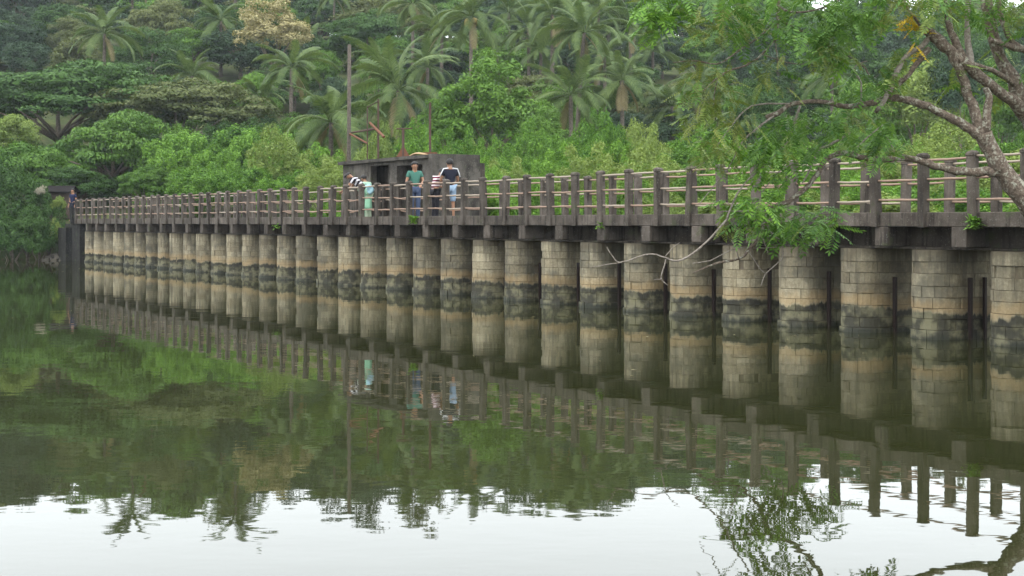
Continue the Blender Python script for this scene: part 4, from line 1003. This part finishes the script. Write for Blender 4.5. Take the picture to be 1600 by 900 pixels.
def person(loc_, yaw, label, J, shirt, legs, h=1.68, shorts=False, sleeve=0.55, extra=None, hairlong=False):
    """J overrides joints; local frame: +Y is where the person faces, z up, heights for a 1.68 m person"""
    D = dict(pelvis=(0, 0, .93), spine=(0, -.01, 1.10), chest=(0, 0, 1.28), neck=(0, 0, 1.42), head=(0, .03, 1.51), crown=(0, .03, 1.63),
             shl=(-.17, 0, 1.36), shr=(.17, 0, 1.36), ell=(-.22, -.02, 1.09), elr=(.22, -.02, 1.09), wrl=(-.23, .07, .86), wrr=(.23, .07, .86),
             hil=(-.085, 0, .90), hir=(.085, 0, .90), knl=(-.095, .02, .49), knr=(.095, .02, .49), anl=(-.10, -.02, .08), anr=(.10, -.02, .08), tol=(-.115, .13, .035), tor=(.115, .13, .035))
    D.update(J); s = h / 1.68; V3 = {k: Vector(v) * s for k, v in D.items()}
    o = empty('person', loc_, yaw); tag(o, label, 'person')
    vs = []; es = []; ix = {}
    def add(k, r, par=None, p=None, r2=None):
        ix[k] = len(vs); q = p if p is not None else V3[k]; vs.append((q.x, q.y, q.z, r * s, (r2 or r) * s))
        if par is not None: es.append((ix[par], ix[k]))
    add('pelvis', .115); add('spine', .105, 'pelvis'); add('chest', .125, 'spine'); add('neck', .052, 'chest')
    hd = (V3['crown'] - V3['head']).normalized(); add('head', .076, 'neck'); add('hmid', .094, 'head', V3['head'].lerp(V3['crown'], .5)); add('crown', .066, 'hmid')
    for q in 'lr':
        add('sh' + q, .062, 'chest'); add('el' + q, .042, 'sh' + q); add('wr' + q, .028, 'el' + q)
        a = (V3['wr' + q] - V3['el' + q]).normalized(); sgn = -1 if q == 'l' else 1
        side = a.cross(Vector((0, 0, 1))); side = side.normalized() if side.length > .1 else Vector((1, 0, 0))
        pm = V3['wr' + q] + a * .075 * s; add('pm' + q, .034, 'wr' + q, pm, .018)
        curl = side.cross(a).normalized() * -1
        for f_, (off, ln) in enumerate(((-.026, .062), (-.009, .074), (.009, .070), (.026, .055))):
            b0 = pm + side * off * s + a * .018 * s; add('f%d%s' % (f_, q), .010, 'pm' + q, b0)
            add('g%d%s' % (f_, q), .009, 'f%d%s' % (f_, q), b0 + (a * ln * .55 + curl * .008) * s); add('h%d%s' % (f_, q), .007, 'g%d%s' % (f_, q), b0 + (a * ln * .95 + curl * .03) * s)
        t0 = V3['wr' + q] + (a * .035 + side * .032) * s; add('t0' + q, .012, 'wr' + q, t0); add('t1' + q, .009, 't0' + q, t0 + (a * .04 + side * .022 + curl * .01) * s)
        add('hi' + q, .085, 'pelvis'); add('km' + q, .074, 'hi' + q, V3['hi' + q].lerp(V3['kn' + q], .4)); add('kn' + q, .054, 'km' + q)
        add('cf' + q, .052, 'kn' + q, V3['kn' + q].lerp(V3['an' + q], .35)); add('an' + q, .034, 'cf' + q); add('to' + q, .032, 'an' + q)
    body = skin_mesh('body', vs, es, SKIN, 1)
    # nose and ears belong to the body surface
    fwd = (Matrix.Rotation(0, 3, 'Z') @ Vector((0, 1, 0))); fw = D.get('face'); fwd = Vector(fw).normalized() if fw else (fwd - hd * fwd.dot(hd)).normalized()
    hm = V3['head'].lerp(V3['crown'], .45); rt_ = fwd.cross(hd).normalized()
    bm = bmesh.new(); bm.from_mesh(body)
    def blob(c, r, sc=(1, 1, 1)):
        x = bmesh.ops.create_icosphere(bm, subdivisions=1, radius=r * s)
        Mx = Matrix((rt_, fwd, hd)).transposed()
        for v in x['verts']: v.co = Vector(c) + Mx @ Vector((v.co.x * sc[0], v.co.y * sc[1], v.co.z * sc[2]))
    blob(hm + fwd * .092 * s - hd * .012 * s, .018, (.7, 1, 1.4)); blob(hm + rt_ * .088 * s, .026, (.4, .8, 1.2)); blob(hm - rt_ * .088 * s, .026, (.4, .8, 1.2)); blob(hm + fwd * .075 * s - hd * .055 * s, .022, (1.3, .6, .6))
    bm.to_mesh(body); bm.free(); body.polygons.foreach_set('use_smooth', [True] * len(body.polygons))
    link('body', body, o)
    for sg in (-1, 1):
        bm = bmesh.new(); bmesh.ops.create_icosphere(bm, subdivisions=1, radius=.012 * s); e_ = bpy.data.meshes.new('eye'); bm.to_mesh(e_); bm.free()
        link('eye', e_, o, EYE, hm + fwd * .085 * s + rt_ * sg * .034 * s + hd * .016 * s)
    # hair cap
    c0 = hm + hd * .03 * s - fwd * .018 * s; bm = bmesh.new(); bmesh.ops.create_uvsphere(bm, u_segments=14, v_segments=9, radius=.104 * s)
    Mx = Matrix((rt_, fwd, hd)).transposed(); dele = [v for v in bm.verts if (v.co.z < -.02 * s and v.co.y > -.02 * s) or v.co.z < -.07 * s or (v.co.y > .062 * s and v.co.z < .045 * s)]
    bmesh.ops.delete(bm, geom=dele, context='VERTS')
    for v in bm.verts: v.co = c0 + Mx @ Vector((v.co.x, v.co.y * 1.06, v.co.z * 1.06))
    hm_ = bpy.data.meshes.new('hair'); bm.to_mesh(hm_); bm.free(); hm_.polygons.foreach_set('use_smooth', [True] * len(hm_.polygons)); link('hair', hm_, o, HAIR)
    # shirt
    P = lambda k: V3[k]; sv = []; se = []
    def sadd(p, r, par=None, r2=None):
        sv.append((p.x, p.y, p.z, r * s, (r2 or r) * s)); 
        if par is not None: se.append((par, len(sv) - 1))
        return len(sv) - 1
    a = sadd(P('pelvis'), .138); b_ = sadd(P('spine'), .130, a); c_ = sadd(P('chest'), .146, b_); sadd(P('chest').lerp(P('neck'), .75), .075, c_)
    for q in 'lr':
        k = sadd(P('sh' + q), .080, c_); k = sadd(P('sh' + q).lerp(P('el' + q), sleeve * .6), .068, k); sadd(P('sh' + q).lerp(P('el' + q), sleeve), .066, k)
    link('shirt', skin_mesh('shirt', sv, se, shirt, 2), o)
    # trousers, shorts or a long skirt
    sv = []; se = []; a = sadd(P('pelvis') + Vector((0, 0, .02)) * s, .130)
    for q in 'lr':
        k = sadd(P('hi' + q), .106, a); k = sadd(P('hi' + q).lerp(P('kn' + q), .5), .092, k); k = sadd(P('kn' + q).lerp(P('hi' + q), .05 if shorts else 0), .080 if shorts else .074, k)
        if not shorts: k = sadd(P('kn' + q).lerp(P('an' + q), .5), .068, k); sadd(P('kn' + q).lerp(P('an' + q), .93), .062, k)
    link('shorts' if shorts else 'trousers', skin_mesh('legwear', sv, se, legs, 2), o)
    for q in 'lr':
        m = MB(); an = P('an' + q); to = P('to' + q); d_ = (to - an); d_.z = 0; d_ = d_.normalized(); w_ = Vector((-d_.y, d_.x, 0)); b0 = an.copy(); b0.z = 0.0
        if an.z > 0.3: b0.z = an.z - .08
        pr = [(-.07, .035), (-.02, .042), (.06, .05), (.14, .05), (.20, .03)]
        ring0 = [b0 + (d_ * x + w_ * y) * s for x, y in pr] + [b0 + (d_ * x - w_ * y) * s for x, y in pr[::-1]]
        vs2 = ring0 + [p + Vector((0, 0, .03 * s)) for p in ring0]; n_ = len(ring0)
        m.add(vs2, [tuple(range(n_ - 1, -1, -1)), tuple(range(n_, 2 * n_))] + [(j, (j + 1) % n_, (j + 1) % n_ + n_, j + n_) for j in range(n_)]); m.build('sandal', SHOE, o)
    if extra: extra(o, V3, s)
    return o
DECK = 2.024
def stand(px, t): P = roofpt(px, t, DECK); return P
FAR = math.atan2(TF.y, TF.x) - math.pi / 2        # yaw that faces along the bridge to the far bank
NEAR = FAR + math.pi
OUT = math.atan2(-NI.y, -NI.x) - math.pi / 2      # yaw that faces the camera side water

# man bent forward in the black and white striped shirt, head to the left
ax = Vector((0, .80, .60)).normalized()
person(stand(566, 0.75), R(80), 'man in black and white striped shirt bending forward over the railing, mint trousers',
       dict(pelvis=(0, -.06, .92), spine=(0, .05, 1.08), chest=(0, .20, 1.23), neck=(0, .32, 1.33), head=(0, .40, 1.37), crown=(0, .50, 1.37), face=(0, .5, -1),
            shl=(-.17, .26, 1.27), shr=(.17, .26, 1.27), ell=(-.21, .38, 1.03), elr=(.21, .40, 1.03), wrl=(-.14, .58, .92), wrr=(.12, .58, .92)),
       striped('shirt_striped', (0.012, 0.010, 0.016), (0.55, 0.53, 0.56), (0, .85, .52), 52), cloth('mint_cloth', (0.30, 0.52, 0.36)), 1.72)
def shawl(o, V3, s):
    m = MB(); V_ = []; F_ = []
    for k in range(9):
        z = 1.30 - 0.36 * k / 8
        for j in range(14):
            a = 2 * math.pi * j / 14; r = (0.20 + 0.05 * math.sin(3 * a + k)) * (1 if k else .8) * (0.85 + 0.25 * math.sin(math.pi * k / 8))
            V_.append(((math.cos(a) * r) * s, (math.sin(a) * r * .8 + V3['chest'].y / s * (1 - k / 8)) * s, z * s))
    for k in range(8):
        for j in range(14): F_.append((k * 14 + j, k * 14 + (j + 1) % 14, (k + 1) * 14 + (j + 1) % 14, (k + 1) * 14 + j))
    m.add(V_, F_); q = m.build('shawl', cloth('blue_shawl', (0.33, 0.52, 0.58)), o, True); q.modifiers.new('t', 'SOLIDIFY').thickness = .012
    m = MB(); V_ = []; F_ = []
    for k in range(10):
        z = 0.99 - 0.56 * k / 9
        for j in range(18):
            a = 2 * math.pi * j / 18; r = (0.13 + 0.055 * (k / 9) ** 1.5 + .05 * (k / 9) * math.cos(a - 2.4)) * (1 + (.05 + .10 * k / 9) * math.sin(6 * a + k * .25)); V_.append((math.cos(a) * r * s, math.sin(a) * r * .85 * s, z * s))
    for k in range(9):
        for j in range(18): F_.append((k * 18 + j, k * 18 + (j + 1) % 18, (k + 1) * 18 + (j + 1) % 18, (k + 1) * 18 + j))
    m.add(V_, F_); q = m.build('dress', cloth('mint_dress', (0.30, 0.56, 0.38)), o, True); q.modifiers.new('t', 'SOLIDIFY').thickness = .012
person(stand(575, 1.25), R(60), 'woman in a long mint green dress and light blue shawl beside the bending man',
       dict(chest=(0, .06, 1.26), neck=(0, .12, 1.38), head=(0, .17, 1.44), crown=(0, .22, 1.54), shl=(-.15, .05, 1.32), shr=(.15, .05, 1.32), ell=(-.19, .10, 1.08), elr=(.19, .10, 1.08), wrl=(-.10, .27, .98), wrr=(.10, .27, .98)),
       cloth('mint_top', (0.34, 0.50, 0.38)), cloth('mint_pale', (0.42, 0.50, 0.36)), 1.52, extra=shawl)
# man in the green T-shirt
person(stand(648, 0.95), R(200), 'man in a dark green T-shirt and blue jeans facing the water',
       dict(ell=(-.24, .04, 1.12), wrl=(-.12, .25, 1.02), elr=(.25, .02, 1.10), wrr=(.27, .18, .93), head=(.01, .04, 1.50), crown=(.02, .06, 1.62)),
       cloth('green_shirt', (0.050, 0.135, 0.105)), cloth('blue_jeans', (0.055, 0.075, 0.13)), 1.74)
person(stand(680, 0.85), R(-60), 'person in a maroon and white striped top and black trousers leaning on the railing',
       dict(chest=(0, .08, 1.26), neck=(0, .15, 1.38), head=(0, .21, 1.45), crown=(0, .26, 1.55), shl=(-.16, .08, 1.33), shr=(.16, .08, 1.33), ell=(-.22, .16, 1.10), elr=(.22, .16, 1.10), wrl=(-.10, .36, 1.03), wrr=(.08, .36, 1.0)),
       striped('shirt_maroon', (0.10, 0.012, 0.03), (0.55, 0.48, 0.48), (0, 0, 1), 70), cloth('black_trousers', (0.015, 0.014, 0.018)), 1.55)
def sleeve_stripe(o, V3, s):
    for q in 'lr':
        a = V3['sh' + q]; b2 = V3['sh' + q].lerp(V3['el' + q], .62); sg = -1 if q == 'l' else 1
        m = MB(); m.tube([V3['neck'].lerp(a, .35) + Vector((0, -.05, .035)) * s, a + Vector((sg * .03, -.06, .055)) * s, a.lerp(b2, .5) + Vector((sg * .062, -.04, .01)) * s, b2 + Vector((sg * .066, -.03, 0)) * s], .016 * s, 5)
        m.build('sleeve_stripe', cloth('white_stripe', (0.62, 0.62, 0.64)), o, True)
person(stand(703, 0.80), R(20), 'man in a black T-shirt with white sleeve stripes and light blue shorts, back turned',
       dict(ell=(-.25, .05, 1.10), elr=(.25, .05, 1.10), wrl=(-.14, .24, 1.0), wrr=(.16, .24, .98)),
       cloth('black_shirt', (0.012, 0.013, 0.022)), cloth('light_shorts', (0.22, 0.30, 0.40)), 1.72, shorts=True, extra=sleeve_stripe)
person(stand(114, 0.55), R(150), 'person in navy shirt and trousers standing at the far end of the railing',
       dict(), cloth('navy_shirt', (0.012, 0.016, 0.045)), cloth('navy_trousers', (0.010, 0.012, 0.022)), 1.70)

# ------------------------------------------------------------------ haze
HAZE = 0.00022
if HAZE:
    hz_ = MB(); hz_.box(-190, 190, -120, 260, -6, 44)
    n = NT('haze'); pv = n.n('ShaderNodeVolumePrincipled'); pv.inputs['Color'].default_value = (0.86, 0.92, 1.0, 1); pv.inputs['Density'].default_value = HAZE
    pv.inputs['Anisotropy'].default_value = 0.2
    n.l(pv.outputs[0], n.out.inputs['Volume'])
    tag(hz_.build('haze', n.m), kind='stuff')
